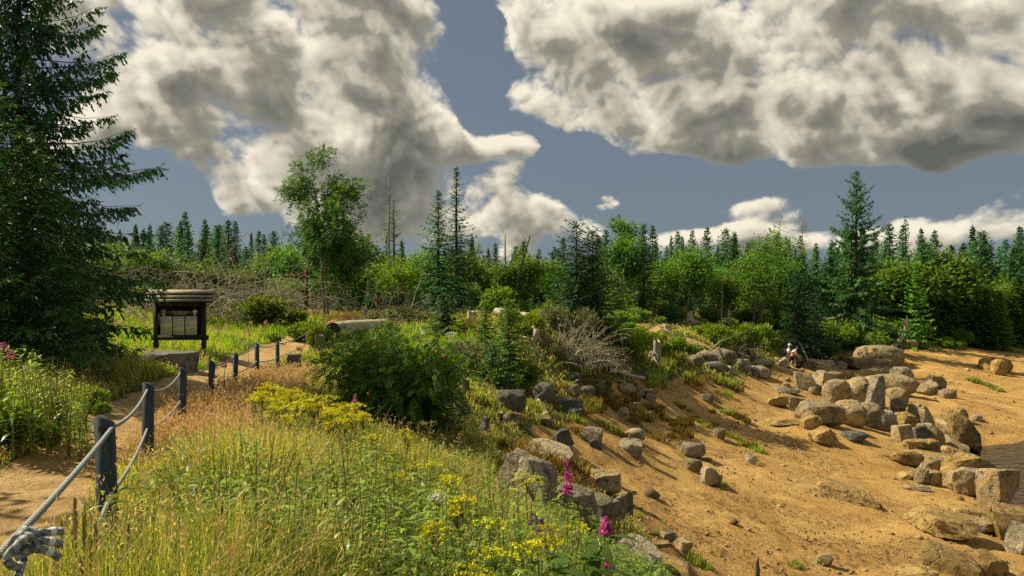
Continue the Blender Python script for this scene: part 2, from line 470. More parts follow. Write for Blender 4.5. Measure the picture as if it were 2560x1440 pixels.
def foliage(name, c0, c1, trans=0.35, rough=0.55, tcol=None, var=0.25, spec=0.14):
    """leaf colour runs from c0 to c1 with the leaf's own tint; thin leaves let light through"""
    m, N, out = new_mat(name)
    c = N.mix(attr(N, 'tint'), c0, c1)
    oi = N.add('ShaderNodeObjectInfo')
    hs = N.add('ShaderNodeHueSaturation')
    N.put(hs.inputs['Hue'], N.math('MULTIPLY_ADD', oi.outputs['Random'], 0.03, 0.485))
    N.put(hs.inputs['Value'], N.math('MULTIPLY_ADD', oi.outputs['Random'], var * 2, 1 - var))
    N.put(hs.inputs['Color'], c)
    p = principled(N, hs.outputs[0], rough, spec)
    t = N.add('ShaderNodeBsdfTranslucent')
    tm = N.mix(1.0, hs.outputs[0], tcol or (1.5, 1.5, 0.55), 'MULTIPLY')
    N.put(t.inputs['Color'], tm)
    mx = N.add('ShaderNodeMixShader'); mx.inputs[0].default_value = trans
    N.l.new(p.outputs[0], mx.inputs[1]); N.l.new(t.outputs[0], mx.inputs[2]); N.l.new(mx.outputs[0], out.inputs[0])
    return m
def wood(name, c0, c1, scale=6.0, rough=0.8, stretch=(1, 1, 0.12), bs=0.5):
    m, N, out = new_mat(name)
    tcn = N.add('ShaderNodeTexCoord')
    v = N.vmath('MULTIPLY', tcn.outputs['Object'], stretch).outputs[0]
    n = N.noise(v, scale * 4, 6, 0.6).outputs[0]
    n2 = N.noise(tcn.outputs['Object'], scale * 0.4, 3).outputs[0]
    f = N.ramp(N.math('ADD', N.math('MULTIPLY', n, 0.7), N.math('MULTIPLY', n2, 0.4)), 0.35, 0.75)
    p = principled(N, N.mix(f, c0, c1), rough, 0.2, bump(N, n, bs, 0.01))
    N.l.new(p.outputs[0], out.inputs[0]); return m
def plain(name, c, rough=0.7, spec=0.3, var=0.15, scale=25.0, metal=0.0):
    m, N, out = new_mat(name)
    tcn = N.add('ShaderNodeTexCoord')
    n = N.noise(tcn.outputs['Object'], scale, 4).outputs[0]
    col = N.mix(n, tuple(x * (1 - var) for x in c), tuple(min(1, x * (1 + var)) for x in c))
    p = principled(N, col, rough, spec, bump(N, n, 0.2, 0.005), metal)
    N.l.new(p.outputs[0], out.inputs[0]); return m
def rock_mat(name, c0, c1, dark, lich=0.35, warm=None):
    m, N, out = new_mat(name)
    tcn = N.add('ShaderNodeTexCoord'); oi = N.add('ShaderNodeObjectInfo')
    g = N.add('ShaderNodeNewGeometry')
    off = N.vmath('SCALE', (11.0, 7.0, 5.0), scale=oi.outputs['Random']).outputs[0]
    v = N.vmath('ADD', g.outputs['Position'], off).outputs[0]
    big = N.noise(v, 1.1, 5, 0.6).outputs[0]
    mid = N.noise(v, 5.0, 7, 0.68).outputs[0]
    fine = N.noise(v, 38.0, 4, 0.7).outputs[0]
    c = N.mix(N.ramp(big, 0.3, 0.7), c0, c1)
    c = N.mix(N.math('MULTIPLY', N.ramp(mid, 0.50, 0.63), 0.85), c, dark)
    c = N.mix(N.math('MULTIPLY', N.ramp(N.noise(v, 9.0, 5, 0.6).outputs[0], 0.60, 0.68), lich), c, (0.40, 0.38, 0.27))
    if warm: c = N.mix(N.math('MULTIPLY', N.ramp(N.noise(v, 1.8, 5, 0.6).outputs[0], 0.45, 0.62), 0.7), c, warm)
    c = N.mix(N.math('MULTIPLY', N.ramp(fine, 0.3, 0.62, 1.0, 0.0), 0.42), c, tuple(x * 0.35 for x in c0))
    hs = N.add('ShaderNodeHueSaturation')
    N.put(hs.inputs['Value'], N.math('MULTIPLY_ADD', oi.outputs['Random'], 0.36, 0.82)); N.put(hs.inputs['Color'], c)
    vor = N.add('ShaderNodeTexVoronoi', feature='DISTANCE_TO_EDGE'); N.put(vor.inputs['Vector'], N.vmath('ADD', v, N.vmath('SCALE', N.noise(v, 2.0, 4).outputs['Color'], scale=0.6).outputs[0]).outputs[0]); vor.inputs['Scale'].default_value = 0.9
    crack = N.ramp(vor.outputs['Distance'], 0.0, 0.035)
    b = bump(N, N.math('ADD', N.math('ADD', N.math('MULTIPLY', mid, 1.4), N.math('MULTIPLY', fine, 0.35)), N.math('MULTIPLY', crack, 0.45)), 1.0, 0.13)
    p = principled(N, hs.outputs[0], 0.85, 0.2, b)
    N.l.new(p.outputs[0], out.inputs[0]); return m

M = {}
M['spruce_dark'] = foliage('spruce_dark', (0.013, 0.050, 0.033), (0.062, 0.156, 0.044), 0.18, 0.5)
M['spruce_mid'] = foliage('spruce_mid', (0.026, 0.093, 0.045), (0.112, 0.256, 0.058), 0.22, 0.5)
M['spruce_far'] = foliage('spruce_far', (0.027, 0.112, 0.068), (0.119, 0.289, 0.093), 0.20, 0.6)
M['spruce_young'] = foliage('spruce_young', (0.058, 0.160, 0.029), (0.217, 0.377, 0.043), 0.30, 0.5)
M['broad'] = foliage('broad', (0.055, 0.135, 0.024), (0.230, 0.320, 0.050), 0.40, 0.5)
M['broad_light'] = foliage('broad_light', (0.080, 0.150, 0.018), (0.270, 0.340, 0.040), 0.42, 0.5)
M['rowan'] = foliage('rowan', (0.042, 0.149, 0.032), (0.228, 0.420, 0.049), 0.38, 0.42, spec=0.2)
M['rowan_tall'] = foliage('rowan_tall', (0.030, 0.085, 0.020), (0.150, 0.235, 0.038), 0.36, 0.5)
M['shrub'] = foliage('shrub', (0.053, 0.128, 0.022), (0.255, 0.330, 0.042), 0.35, 0.55)
M['grey_shrub'] = foliage('grey_shrub', (0.084, 0.108, 0.054), (0.252, 0.264, 0.144), 0.25, 0.7)
M['grass'] = foliage('grass', (0.105, 0.185, 0.014), (0.660, 0.590, 0.220), 0.50, 0.5, (1.5, 1.5, 0.55))
M['lawn'] = foliage('lawn', (0.150, 0.300, 0.013), (0.525, 0.525, 0.075), 0.42, 0.5, (1.4, 1.5, 0.4))
M['dry_grass'] = foliage('dry_grass', (0.374, 0.253, 0.099), (0.792, 0.572, 0.286), 0.35, 0.6, (1.2, 1.1, 0.8))
M['brown_grass'] = foliage('brown_grass', (0.130, 0.115, 0.020), (0.430, 0.250, 0.055), 0.30, 0.6, (1.2, 1.1, 0.6))
M['herb'] = foliage('herb', (0.045, 0.125, 0.016), (0.380, 0.500, 0.080), 0.48, 0.38, spec=0.4)
M['yellow'] = foliage('yellow', (0.480, 0.500, 0.008), (0.860, 0.820, 0.030), 0.25, 0.6, (1.1, 1.0, 0.5), 0.1)
M['magenta'] = foliage('magenta', (0.380, 0.020, 0.260), (0.760, 0.090, 0.520), 0.30, 0.6, (1.2, 0.7, 1.2), 0.1)
M['pink'] = foliage('pink', (0.520, 0.130, 0.330), (0.780, 0.330, 0.560), 0.30, 0.6, (1.1, 0.9, 1.1), 0.1)
M['purple'] = foliage('purple', (0.110, 0.040, 0.130), (0.260, 0.100, 0.280), 0.2, 0.6, (1.1, 0.8, 1.2), 0.1)
M['white'] = foliage('white', (0.620, 0.600, 0.480), (0.820, 0.800, 0.680), 0.25, 0.6, (1.1, 1.1, 1.0), 0.1)
M['seed'] = foliage('seed', (0.190, 0.170, 0.050), (0.400, 0.350, 0.130), 0.25, 0.7, (1.1, 1.1, 0.7))
M['stem'] = foliage('stem', (0.110, 0.130, 0.030), (0.280, 0.300, 0.080), 0.10, 0.6)
M['redstem'] = foliage('redstem', (0.120, 0.075, 0.030), (0.260, 0.200, 0.070), 0.10, 0.6)
M['berry'] = foliage('berry', (0.300, 0.070, 0.015), (0.420, 0.130, 0.020), 0.05, 0.4)
M['bark'] = wood('bark', (0.035, 0.028, 0.020), (0.130, 0.105, 0.075), 5, 0.9)
M['bark_grey'] = wood('bark_grey', (0.085, 0.078, 0.058), (0.270, 0.245, 0.180), 5, 0.9)
M['dead'] = wood('dead', (0.160, 0.140, 0.105), (0.420, 0.385, 0.300), 5, 0.85)
M['twig'] = foliage('twig', (0.110, 0.095, 0.065), (0.380, 0.340, 0.250), 0.0, 0.85)
M['driftwood'] = wood('driftwood', (0.240, 0.205, 0.150), (0.560, 0.500, 0.390), 6, 0.85)
M['log'] = wood('log', (0.270, 0.230, 0.160), (0.500, 0.440, 0.320), 4, 0.85, (1, 0.12, 1))
M['log_end'] = wood('log_end', (0.016, 0.014, 0.012), (0.060, 0.048, 0.036), 6, 0.9, (1, 1, 1))
M['stump_top'] = wood('stump_top', (0.34, 0.25, 0.14), (0.60, 0.47, 0.28), 8, 0.85, (1, 1, 1))
M['post'] = wood('post', (0.022, 0.034, 0.044), (0.060, 0.080, 0.092), 9, 0.75)
M['board_wood'] = wood('board_wood', (0.012, 0.011, 0.011), (0.048, 0.043, 0.040), 8, 0.75)
M['roof_wood'] = wood('roof_wood', (0.20, 0.165, 0.11), (0.42, 0.36, 0.255), 8, 0.8, (0.12, 1, 1))
M['sign_wood'] = wood('sign_wood', (0.060, 0.022, 0.012), (0.180, 0.075, 0.036), 8, 0.8)
M['rail_wood'] = wood('rail_wood', (0.42, 0.37, 0.27), (0.66, 0.60, 0.47), 8, 0.8, (0.12, 1, 1))
M['panel_dark'] = plain('panel_dark', (0.012, 0.010, 0.016), 0.35, 0.5)
M['panel_band'] = plain('panel_band', (0.055, 0.010, 0.022), 0.4, 0.5)
M['paper'] = plain('paper', (0.80, 0.74, 0.56), 0.5, 0.4, 0.05)
M['ink'] = plain('ink', (0.16, 0.16, 0.13), 0.6)
M['cream'] = plain('cream', (0.78, 0.73, 0.60), 0.5)
M['skin'] = plain('skin', (0.62, 0.36, 0.26), 0.55, 0.35, 0.08)
M['cloth_white'] = plain('cloth_white', (0.80, 0.78, 0.74), 0.8)
M['cloth_navy'] = plain('cloth_navy', (0.014, 0.020, 0.030), 0.8)
M['cloth_sage'] = plain('cloth_sage', (0.34, 0.38, 0.27), 0.85)
M['cloth_black'] = plain('cloth_black', (0.010, 0.010, 0.012), 0.8)
M['hair'] = plain('hair', (0.040, 0.026, 0.016), 0.6)
M['rock_grey'] = rock_mat('rock_grey', (0.22, 0.19, 0.125), (0.50, 0.43, 0.295), (0.075, 0.070, 0.052))
M['rock_dark'] = rock_mat('rock_dark', (0.12, 0.12, 0.10), (0.25, 0.235, 0.19), (0.055, 0.060, 0.055))
M['rock_gold'] = rock_mat('rock_gold', (0.32, 0.21, 0.070), (0.60, 0.42, 0.160), (0.105, 0.068, 0.032), 0.2)
M['rock_mixed'] = rock_mat('rock_mixed', (0.23, 0.195, 0.12), (0.54, 0.45, 0.275), (0.085, 0.072, 0.048), 0.3, (0.52, 0.35, 0.13))
M['rock_pale'] = rock_mat('rock_pale', (0.42, 0.35, 0.21), (0.62, 0.53, 0.35), (0.22, 0.19, 0.13), 0.25)
M['stone_post'] = rock_mat('stone_post', (0.14, 0.14, 0.12), (0.30, 0.29, 0.24), (0.06, 0.06, 0.05), 0.5)
M['pebble'] = foliage('pebble', (0.120, 0.080, 0.040), (0.560, 0.420, 0.220), 0.0, 0.9)

def rope_mat():
    m, N, out = new_mat('rope')
    a = attr(N, 'tint')
    w = N.math('SINE', N.math('MULTIPLY', a, 2 * math.pi))
    tcn = N.add('ShaderNodeTexCoord')
    n = N.noise(tcn.outputs['Object'], 60, 4).outputs[0]
    c = N.mix(N.ramp(w, -0.9, 0.2), (0.085, 0.105, 0.110), (0.30, 0.33, 0.32))
    c = N.mix(N.math('MULTIPLY', n, 0.3), c, (0.32, 0.33, 0.30))
    p = principled(N, c, 0.6, 0.3, bump(N, w, 0.6, 0.004))
    N.l.new(p.outputs[0], out.inputs[0]); return m
M['rope'] = rope_mat()

def ground_mat():
    m, N, out = new_mat('ground')
    g = N.add('ShaderNodeNewGeometry'); pos = g.outputs['Position']
    sand = attr(N, 'sand'); path = attr(N, 'path')
    n_big = N.noise(pos, 0.35, 6, 0.6).outputs[0]
    n_mid = N.noise(pos, 2.2, 6, 0.62).outputs[0]
    n_fine = N.noise(pos, 14.0, 6, 0.7).outputs[0]
    n_grit = N.noise(pos, 60.0, 3, 0.7).outputs[0]
    # sand: ochre with paler and redder sweeps, dark bark litter, gravel
    s = N.mix(N.ramp(n_big, 0.34, 0.66), (0.396, 0.234, 0.065), (0.612, 0.396, 0.131))
    s = N.mix(N.math('MULTIPLY', N.ramp(n_mid, 0.42, 0.62), 0.65), s, (0.540, 0.310, 0.090))
    s = N.mix(N.math('MULTIPLY', N.ramp(n_fine, 0.46, 0.66), 0.60), s, (0.720, 0.504, 0.203))
    st = N.vmath('MULTIPLY', pos, (1.0, 0.55, 1.0)).outputs[0]
    drift = N.ramp(N.noise(pos, 0.42, 5, 0.62, 0.6).outputs[0], 0.44, 0.60)
    litter = N.math('MULTIPLY', N.ramp(N.noise(st, 7.0, 6, 0.74).outputs[0], 0.50, 0.60), N.math('MULTIPLY_ADD', drift, 0.85, 0.15))
    s = N.mix(N.math('MULTIPLY', litter, 0.80), s, (0.115, 0.062, 0.022))
    s = N.mix(N.math('MULTIPLY', drift, 0.28), s, (0.24, 0.130, 0.045))
    s = N.mix(N.math('MULTIPLY', N.ramp(n_grit, 0.54, 0.70), 0.45), s, (0.17, 0.100, 0.040))
    # soil under the grass
    e = N.mix(N.ramp(n_mid, 0.35, 0.65), (0.050, 0.080, 0.014), (0.140, 0.150, 0.032))
    e = N.mix(N.math('MULTIPLY', N.ramp(n_fine, 0.5, 0.7), 0.6), e, (0.20, 0.16, 0.07))
    p_ = N.mix(N.ramp(n_mid, 0.35, 0.65), (0.46, 0.300, 0.125), (0.66, 0.455, 0.205))
    p_ = N.mix(N.math('MULTIPLY', N.ramp(n_fine, 0.52, 0.70), 0.55), p_, (0.30, 0.20, 0.09))
    p_ = N.mix(N.math('MULTIPLY', N.ramp(n_grit, 0.55, 0.7), 0.4), p_, (0.26, 0.17, 0.08))
    brk = N.math('MULTIPLY_ADD', N.math('SUBTRACT', n_fine, 0.5), 0.9, sand)
    c = N.mix(N.ramp(brk, 0.42, 0.58), e, s)
    brk2 = N.math('MULTIPLY_ADD', N.math('SUBTRACT', n_fine, 0.5), 0.8, path)
    c = N.mix(N.ramp(brk2, 0.42, 0.60), c, p_)
    h = N.math('ADD', N.math('MULTIPLY', n_mid, 0.5), N.math('ADD', N.math('MULTIPLY', n_fine, 0.55), N.math('MULTIPLY', n_grit, 0.12)))
    h = N.math('ADD', h, N.math('MULTIPLY', litter, 0.12))
    p = principled(N, c, 0.92, 0.15, bump(N, h, 1.0, 0.20))
    N.l.new(p.outputs[0], out.inputs[0]); return m
M['ground'] = ground_mat()

def water_mat():
    m, N, out = new_mat('water')
    g = N.add('ShaderNodeNewGeometry'); pos = g.outputs['Position']
    v = N.vmath('MULTIPLY', pos, (0.75, 1.0, 1.0)).outputs[0]
    n = N.noise(v, 2.6, 4, 0.55, 0.4).outputs[0]
    n2 = N.noise(v, 0.7, 3).outputs[0]
    p = principled(N, (0.006, 0.012, 0.012), 0.06, 0.5, bump(N, N.math('ADD', n, N.math('MULTIPLY', n2, 0.8)), 1.0, 0.22))
    p.inputs['IOR'].default_value = 1.33
    N.l.new(p.outputs[0], out.inputs[0]); return m
M['water'] = water_mat()

# ------------------------------------------------------------------ the ground: one sheet to the horizon, cut into meadow, path and beach
def make_ground():
    u = np.linspace(-1, 1, 470)
    xs = 4.0 * np.sinh(u * 4.72); xs = np.concatenate([[-4000, -1500], xs, [1500, 4000]])
    v0, v1 = -math.asinh(16 / 5.0), math.asinh(290 / 5.0)
    ys = 7 + 5.0 * np.sinh(np.linspace(v0, v1, 470)); ys = np.concatenate([[-4000, -400, -60], ys, [1200, 5000]])
    X, Y = np.meshgrid(xs, ys)
    x = X.ravel(); y = Y.ravel()
    z = H(x, y)
    sw = sand_w(x, y); pw = path_w(x, y) * (np.abs(x) < 100)
    # trodden path lies a little lower, footprints and hummocks on the sand
    z = z - 0.05 * pw
    z = z + sw * (0.045 * fbm2(x, y, 2.4, 3, 21.0) + 0.022 * fbm2(x, y, 5.5, 2, 31.0)) * np.clip(1.4 - np.hypot(x, y) / 90, 0, 1)
    ny, nx = X.shape
    i = np.arange(ny - 1)[:, None] * nx + np.arange(nx - 1)[None]
    Fq = np.stack([i, i + 1, i + nx + 1, i + nx], -1).reshape(-1, 4)
    fs = sw[Fq].mean(1); fp = pw[Fq].mean(1)
    cls = np.where(fp > 0.5, 1, np.where(fs > 0.5, 2, 0))
    V = np.stack([x, y, z], 1)
    for c, nm in ((0, 'meadow_ground'), (1, 'path'), (2, 'beach')):
        f = Fq[cls == c]
        used, inv = np.unique(f, return_inverse=True)
        me = nmesh(nm, V[used], inv.reshape(f.shape), None, True, M['ground'], {'sand': sw[used], 'path': pw[used]})
        tag(obj(nm, me), kind='structure')
make_ground()
wv = np.array([(8, 6, WATER_Z), (400, 6, WATER_Z), (400, 75, WATER_Z), (8, 75, WATER_Z)])
tag(obj('water', nmesh('water', wv, np.array([[0, 1, 2, 3]]), None, False, M['water'])), kind='structure')

# ------------------------------------------------------------------ plants: builders return meshes, so alike plants share them
def spruce_mesh(seed, Ht, Rad, mat, whorls=26, per=7, step=0.16, sub=0, tl=0.42, tw=0.07, droop=0.30, bottom=0.03, pw=0.85, gaps=0.0, up=0.55, crossed=False, ragged=0.25, tmin=0.10, hang=0.35, low=0.80):
    """a spruce of height Ht: trunk with limbs, and a crown of many twigs"""
    rng = np.random.default_rng(seed)
    tb = MB()
    zz = np.linspace(0, Ht * 0.985, 9)
    sway = np.cumsum(rng.normal(0, 0.008 * Ht / 9, (9, 2)), 0)
    tr = 0.016 * Ht * (1 - zz / Ht) ** 0.8 + 0.008
    tr[0] *= 1.35
    tb.tube(np.column_stack([sway, zz]), tr, 7)
    Ps, Ds, Ls, Ws, Ts = [], [], [], [], []
    hs = np.linspace(bottom, 0.985, whorls)
    for wi, hf in enumerate(hs):
        z0 = hf * Ht
        prof = (1 - hf) ** pw * (low + (1 - low) * min(1, hf / (0.18 if low > 0.75 else 0.42))) + 0.015
        k = max(4, int(round(per * (0.6 + 0.4 * (1 - hf)))))
        a0 = rng.uniform(0, 6.28)
        for b in range(k):
            if rng.random() < gaps: continue
            az = a0 + 6.2832 * b / k + rng.normal(0, 0.22)
            L = Rad * prof * rng.uniform(1 - ragged, 1 + ragged * 0.7)
            if L < 0.05: continue
            zb = z0 + rng.normal(0, 0.25 / whorls * Ht)
            s0 = up * hf - 0.12 - droop * (1 - hf) * 0.4 + rng.normal(0, 0.06)
            c1 = droop * (1.15 - hf); c2 = droop * 0.75
            o = np.array([math.cos(az), math.sin(az), 0.0]); sd = np.array([-o[1], o[0], 0.0])
            def pt(t): return np.array([np.interp(zb, zz, sway[:, 0]), np.interp(zb, zz, sway[:, 1]), zb]) + o * (L * t)[:, None] + np.array([0, 0, 1.0]) * (L * (s0 * t - c1 * t ** 2 + c2 * t ** 3))[:, None]
            tt = np.linspace(0, 1, 5)
            tb.tube(pt(tt), np.linspace(0.010 + 0.006 * L, 0.004, 5), 3, cap=False)
            n = max(3, int(L * (1 - tmin) / step))
            t = np.linspace(tmin, 1.0, n) + rng.normal(0, 0.25 / n, n); t = np.clip(t, 0.03, 1.0)
            p = pt(t)
            for sg in (-1, 1, 0):
                m = np.ones(n, bool) if sg else (t > 0.80)
                if not m.any(): continue
                pp = p[m]; q = t[m]; nn = len(pp)
                dd = o[None] * rng.uniform(0.45, 0.85, nn)[:, None] + sd[None] * (sg * rng.uniform(0.5, 1.0, nn))[:, None]
                dd[:, 2] += -hang * rng.uniform(0.2, 1.6, nn) + 0.20 * hf
                if not sg: dd = o[None] + rng.normal(0, 0.15, (nn, 3)); dd[:, 2] += 0.25
                dd = nrm(dd)
                ll = tl * (1.0 - 0.22 * hf) * (1.0 - 0.55 * q) * (0.5 + 0.5 * min(1, L / 1.2)) * rng.uniform(0.65, 1.25, nn)
                if not sub:
                    Ps.append(pp); Ds.append(dd); Ls.append(ll); Ws.append(np.full(nn, tw * (1 - 0.22 * hf)) * rng.uniform(0.7, 1.3, nn)); Ts.append(np.clip(0.15 + 0.55 * q * q + rng.normal(0, 0.18, nn), 0, 1))
                else:
                    us = np.linspace(0.12, 1.0, sub)
                    base = pp[:, None] + dd[:, None] * (ll[:, None] * us[None])[..., None]
                    base[..., 2] -= (us ** 2)[None] * ll[:, None] * 0.18
                    ts = np.cross(dd, np.array([0, 0, 1.0])); ts = nrm(ts)
                    alt = np.where(np.arange(sub) % 2 == 0, 1.0, -1.0)
                    d2 = dd[:, None] * 0.75 + ts[:, None] * (alt[None, :, None] * rng.uniform(0.25, 0.85, (nn, sub, 1))) + rng.normal(0, 0.16, (nn, sub, 3))
                    d2[..., 2] -= hang * 0.8
                    d2[:, -1] = dd
                    Ps.append(base.reshape(-1, 3)); Ds.append(nrm(d2.reshape(-1, 3)))
                    Ls.append((rng.uniform(0.09, 0.17, (nn, sub)) * (1.1 - 0.4 * us)[None]).ravel())
                    Ws.append(np.full(nn * sub, tw) * rng.uniform(0.75, 1.25, nn * sub))
                    Ts.append(np.clip(0.08 + 0.45 * np.repeat(q * q, sub) + 0.30 * np.tile(us, nn) + rng.normal(0, 0.15, nn * sub), 0, 1))
    # leader
    nl = 10
    zt = np.linspace(0.93, 1.0, nl) * Ht
    Ps.append(np.column_stack([np.full(nl, sway[-1, 0]), np.full(nl, sway[-1, 1]), zt])); dl = nrm(np.column_stack([rng.normal(0, 0.5, (nl, 2)), np.full(nl, 0.8)]))
    Ds.append(dl); Ls.append(np.full(nl, max(0.10, tl * 0.30))); Ws.append(np.full(nl, tw * 0.5)); Ts.append(np.full(nl, 0.4))
    P = np.concatenate(Ps); D = np.concatenate(Ds); L = np.concatenate(Ls); Wd = np.concatenate(Ws); T = np.concatenate(Ts)
    S = nrm(np.cross(D, rnd_unit(rng, len(D)) * 0.7 + np.array([0, 0, 1.0])))
    V, F = diamonds(P, D, L, Wd, S)
    tint = np.repeat(T, 4)
    if crossed:
        S2 = nrm(np.cross(D, S)); V2, F2 = diamonds(P, D, L, Wd, S2)
        V = np.concatenate([V, V2]); F = np.concatenate([F, F2 + len(V2)]); tint = np.concatenate([tint, tint])
    return tb.mesh('trunk', M['bark'], True), nmesh('crown', V, F, tint, False, mat)

def skeleton(rng, Ht, spread, stems, levels=4, r0=None, lean=0.15, first=0.28, kids=(3, 5), ratio=0.62, upb=0.25, jit=0.13):
    """limbs of a broad-leaved tree: tubes and the points that carry leaves"""
    mb = MB(); leafp = []
    def grow(p, d, L, r, lvl):
        n = 5 if lvl < 2 else 3
        pts = [p]; dirs = []
        for i in range(n):
            d = d + rng.normal(0, jit + 0.05 * lvl, 3); d[2] += upb * 0.25 * (1 if lvl else 0.6)
            d = d / np.linalg.norm(d)
            pts.append(pts[-1] + d * L / n); dirs.append(d)
        rad = np.linspace(r, r * (0.45 if lvl else 0.35), n + 1)
        mb.tube(np.array(pts), rad, 6 if lvl == 0 else (4 if lvl == 1 else 3), cap=False)
        if lvl >= levels - 2:
            for a in pts[1:]: leafp.append(np.append(a, lvl))
        if lvl < levels - 1:
            k = rng.integers(*kids) + (3 if lvl == 0 else 0)
            for j in range(k):
                f = rng.uniform(first if lvl == 0 else 0.25, 1.0); i = min(n - 1, int(f * n))
                b = pts[i] + (pts[i + 1] - pts[i]) * (f * n - i)
                side = rng.normal(size=3); side -= side.dot(dirs[i]) * dirs[i]; side /= np.linalg.norm(side)
                nd = dirs[i] * rng.uniform(0.35, 0.8) + side * spread * rng.uniform(0.7, 1.1)
                nd[2] += upb
                nd /= np.linalg.norm(nd)
                grow(b, nd, L * ratio * rng.uniform(0.7, 1.1) * (1.15 - 0.55 * f if lvl == 0 else 1), rad[i] * 0.55, lvl + 1)
    for s_ in range(stems):
        a = rng.uniform(0, 6.28)
        off = np.array([math.cos(a), math.sin(a), 0]) * (0.02 * Ht if stems > 1 else 0)
        d = np.array([math.cos(a) * lean, math.sin(a) * lean, 1.0])
        grow(off, d / np.linalg.norm(d), Ht * rng.uniform(0.72, 0.95) * 0.92, r0 or 0.014 * Ht, 0)
    return mb, np.array(leafp)
def broad_mesh(seed, Ht, mat, stems=1, nleaf=6000, leaf=(0.16, 0.10), spread=0.75, levels=4, clump=0.30, pinnate=0, bark='bark_grey', lean=0.15, first=0.28, upb=0.25, hang=0.25, kids=(3, 5), ratio=0.62, jit=0.13, r0=None):
    rng = np.random.default_rng(seed)
    mb, lp = skeleton(rng, Ht, spread, stems, levels, r0, lean, first, kids, ratio, upb, jit)
    idx = rng.integers(0, len(lp), nleaf)
    c = lp[idx, :3]
    P = c + rng.normal(0, clump, (nleaf, 3)) * np.array([1, 1, 0.8])
    cen = lp[:, :3].mean(0)
    D = nrm(nrm(P - c) * 0.8 + nrm(P - cen) * 0.5 + rng.normal(0, 0.5, (nleaf, 3)) + np.array([0, 0, -hang]))
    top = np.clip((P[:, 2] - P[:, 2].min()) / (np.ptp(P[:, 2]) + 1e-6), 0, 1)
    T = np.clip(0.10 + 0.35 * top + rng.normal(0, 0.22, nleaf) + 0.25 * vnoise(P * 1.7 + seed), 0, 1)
    S = nrm(np.cross(D, rnd_unit(rng, nleaf) * 0.8 + np.array([0, 0, 1.0])))
    if not pinnate:
        V, F = diamonds(P, D, rng.uniform(0.7, 1.3, nleaf) * leaf[0], rng.uniform(0.8, 1.2, nleaf) * leaf[1], S)
        tint = np.repeat(T, 4)
    else:                                                # rowan leaf: leaflets in pairs along a stalk
        us = np.repeat(np.linspace(0.25, 0.95, pinnate), 2); sg = np.tile([1.0, -1.0], pinnate)
        us = np.append(us, 1.0); sg = np.append(sg, 0.0); k = len(us)
        LL = rng.uniform(0.75, 1.25, nleaf) * leaf[0]
        b = P[:, None] + D[:, None] * (LL[:, None] * us[None])[..., None]
        b[..., 2] -= (us ** 2)[None] * LL[:, None] * 0.25
        d2 = nrm(D[:, None] * 0.55 + S[:, None] * sg[None, :, None] + np.array([0, 0, -0.18]))
        d2 = np.where(np.abs(sg)[None, :, None] > 0, d2, D[:, None])
        up_ = nrm(np.cross(D, S))
        s2 = nrm(np.cross(d2, np.broadcast_to(up_[:, None], d2.shape)))
        V, F = diamonds(b.reshape(-1, 3), d2.reshape(-1, 3), np.repeat(LL * 0.38, k), leaf[1], s2.reshape(-1, 3))
        tint = np.repeat(np.repeat(T, k), 4)
    return mb.mesh('trunk', M[bark], True), nmesh('crown', V, F, tint, False, mat)
def shrub_mesh(seed, Wd, Ht, mat, nleaf=2500, leaf=(0.10, 0.05), lumps=9, stems=14, stem_mat='bark'):
    """low bush: stems from the ground and leaves on uneven lumps"""
    rng = np.random.default_rng(seed)
    c = np.column_stack([rng.normal(0, 0.24 * Wd, (lumps, 2)), rng.uniform(0.30, 0.85, lumps) * Ht]); c[:, 2] *= 1 - 0.35 * np.hypot(c[:, 0], c[:, 1]) / (0.5 * Wd)
    r = rng.uniform(0.14, 0.26, lumps) * Wd
    i = rng.integers(0, lumps, nleaf)
    u = rnd_unit(rng, nleaf)
    P = c[i] + u * (r[i] * rng.uniform(0.45, 1.12, nleaf))[:, None] * np.array([1, 1, 0.8 * Ht / Wd + 0.25])
    P[:, 2] = np.abs(P[:, 2])
    D = nrm(u + rng.normal(0, 0.55, (nleaf, 3)) + np.array([0, 0, 0.25]))
    S = nrm(np.cross(D, rnd_unit(rng, nleaf)))
    V, F = diamonds(P, D, rng.uniform(0.6, 1.4, nleaf) * leaf[0], rng.uniform(0.7, 1.3, nleaf) * leaf[1], S)
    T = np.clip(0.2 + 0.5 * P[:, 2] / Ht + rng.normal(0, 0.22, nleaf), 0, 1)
    mb = MB()
    for k in range(stems):
        j = rng.integers(0, lumps); a = rng.normal(0, 0.06 * Wd, 2)
        e = c[j] + rnd_unit(rng, 1)[0] * r[j] * 0.9
        mid = np.array([a[0], a[1], 0]) * 0.5 + e * 0.5 + rng.normal(0, 0.04 * Wd, 3)
        mb.tube(np.array([[a[0], a[1], -0.05], mid, e]), np.array([0.012, 0.008, 0.004]) * (0.5 + Wd), 3, cap=False)
    return mb.mesh('stems', M[stem_mat], True), nmesh('foliage', V, F, np.repeat(T, 4), False, mat)
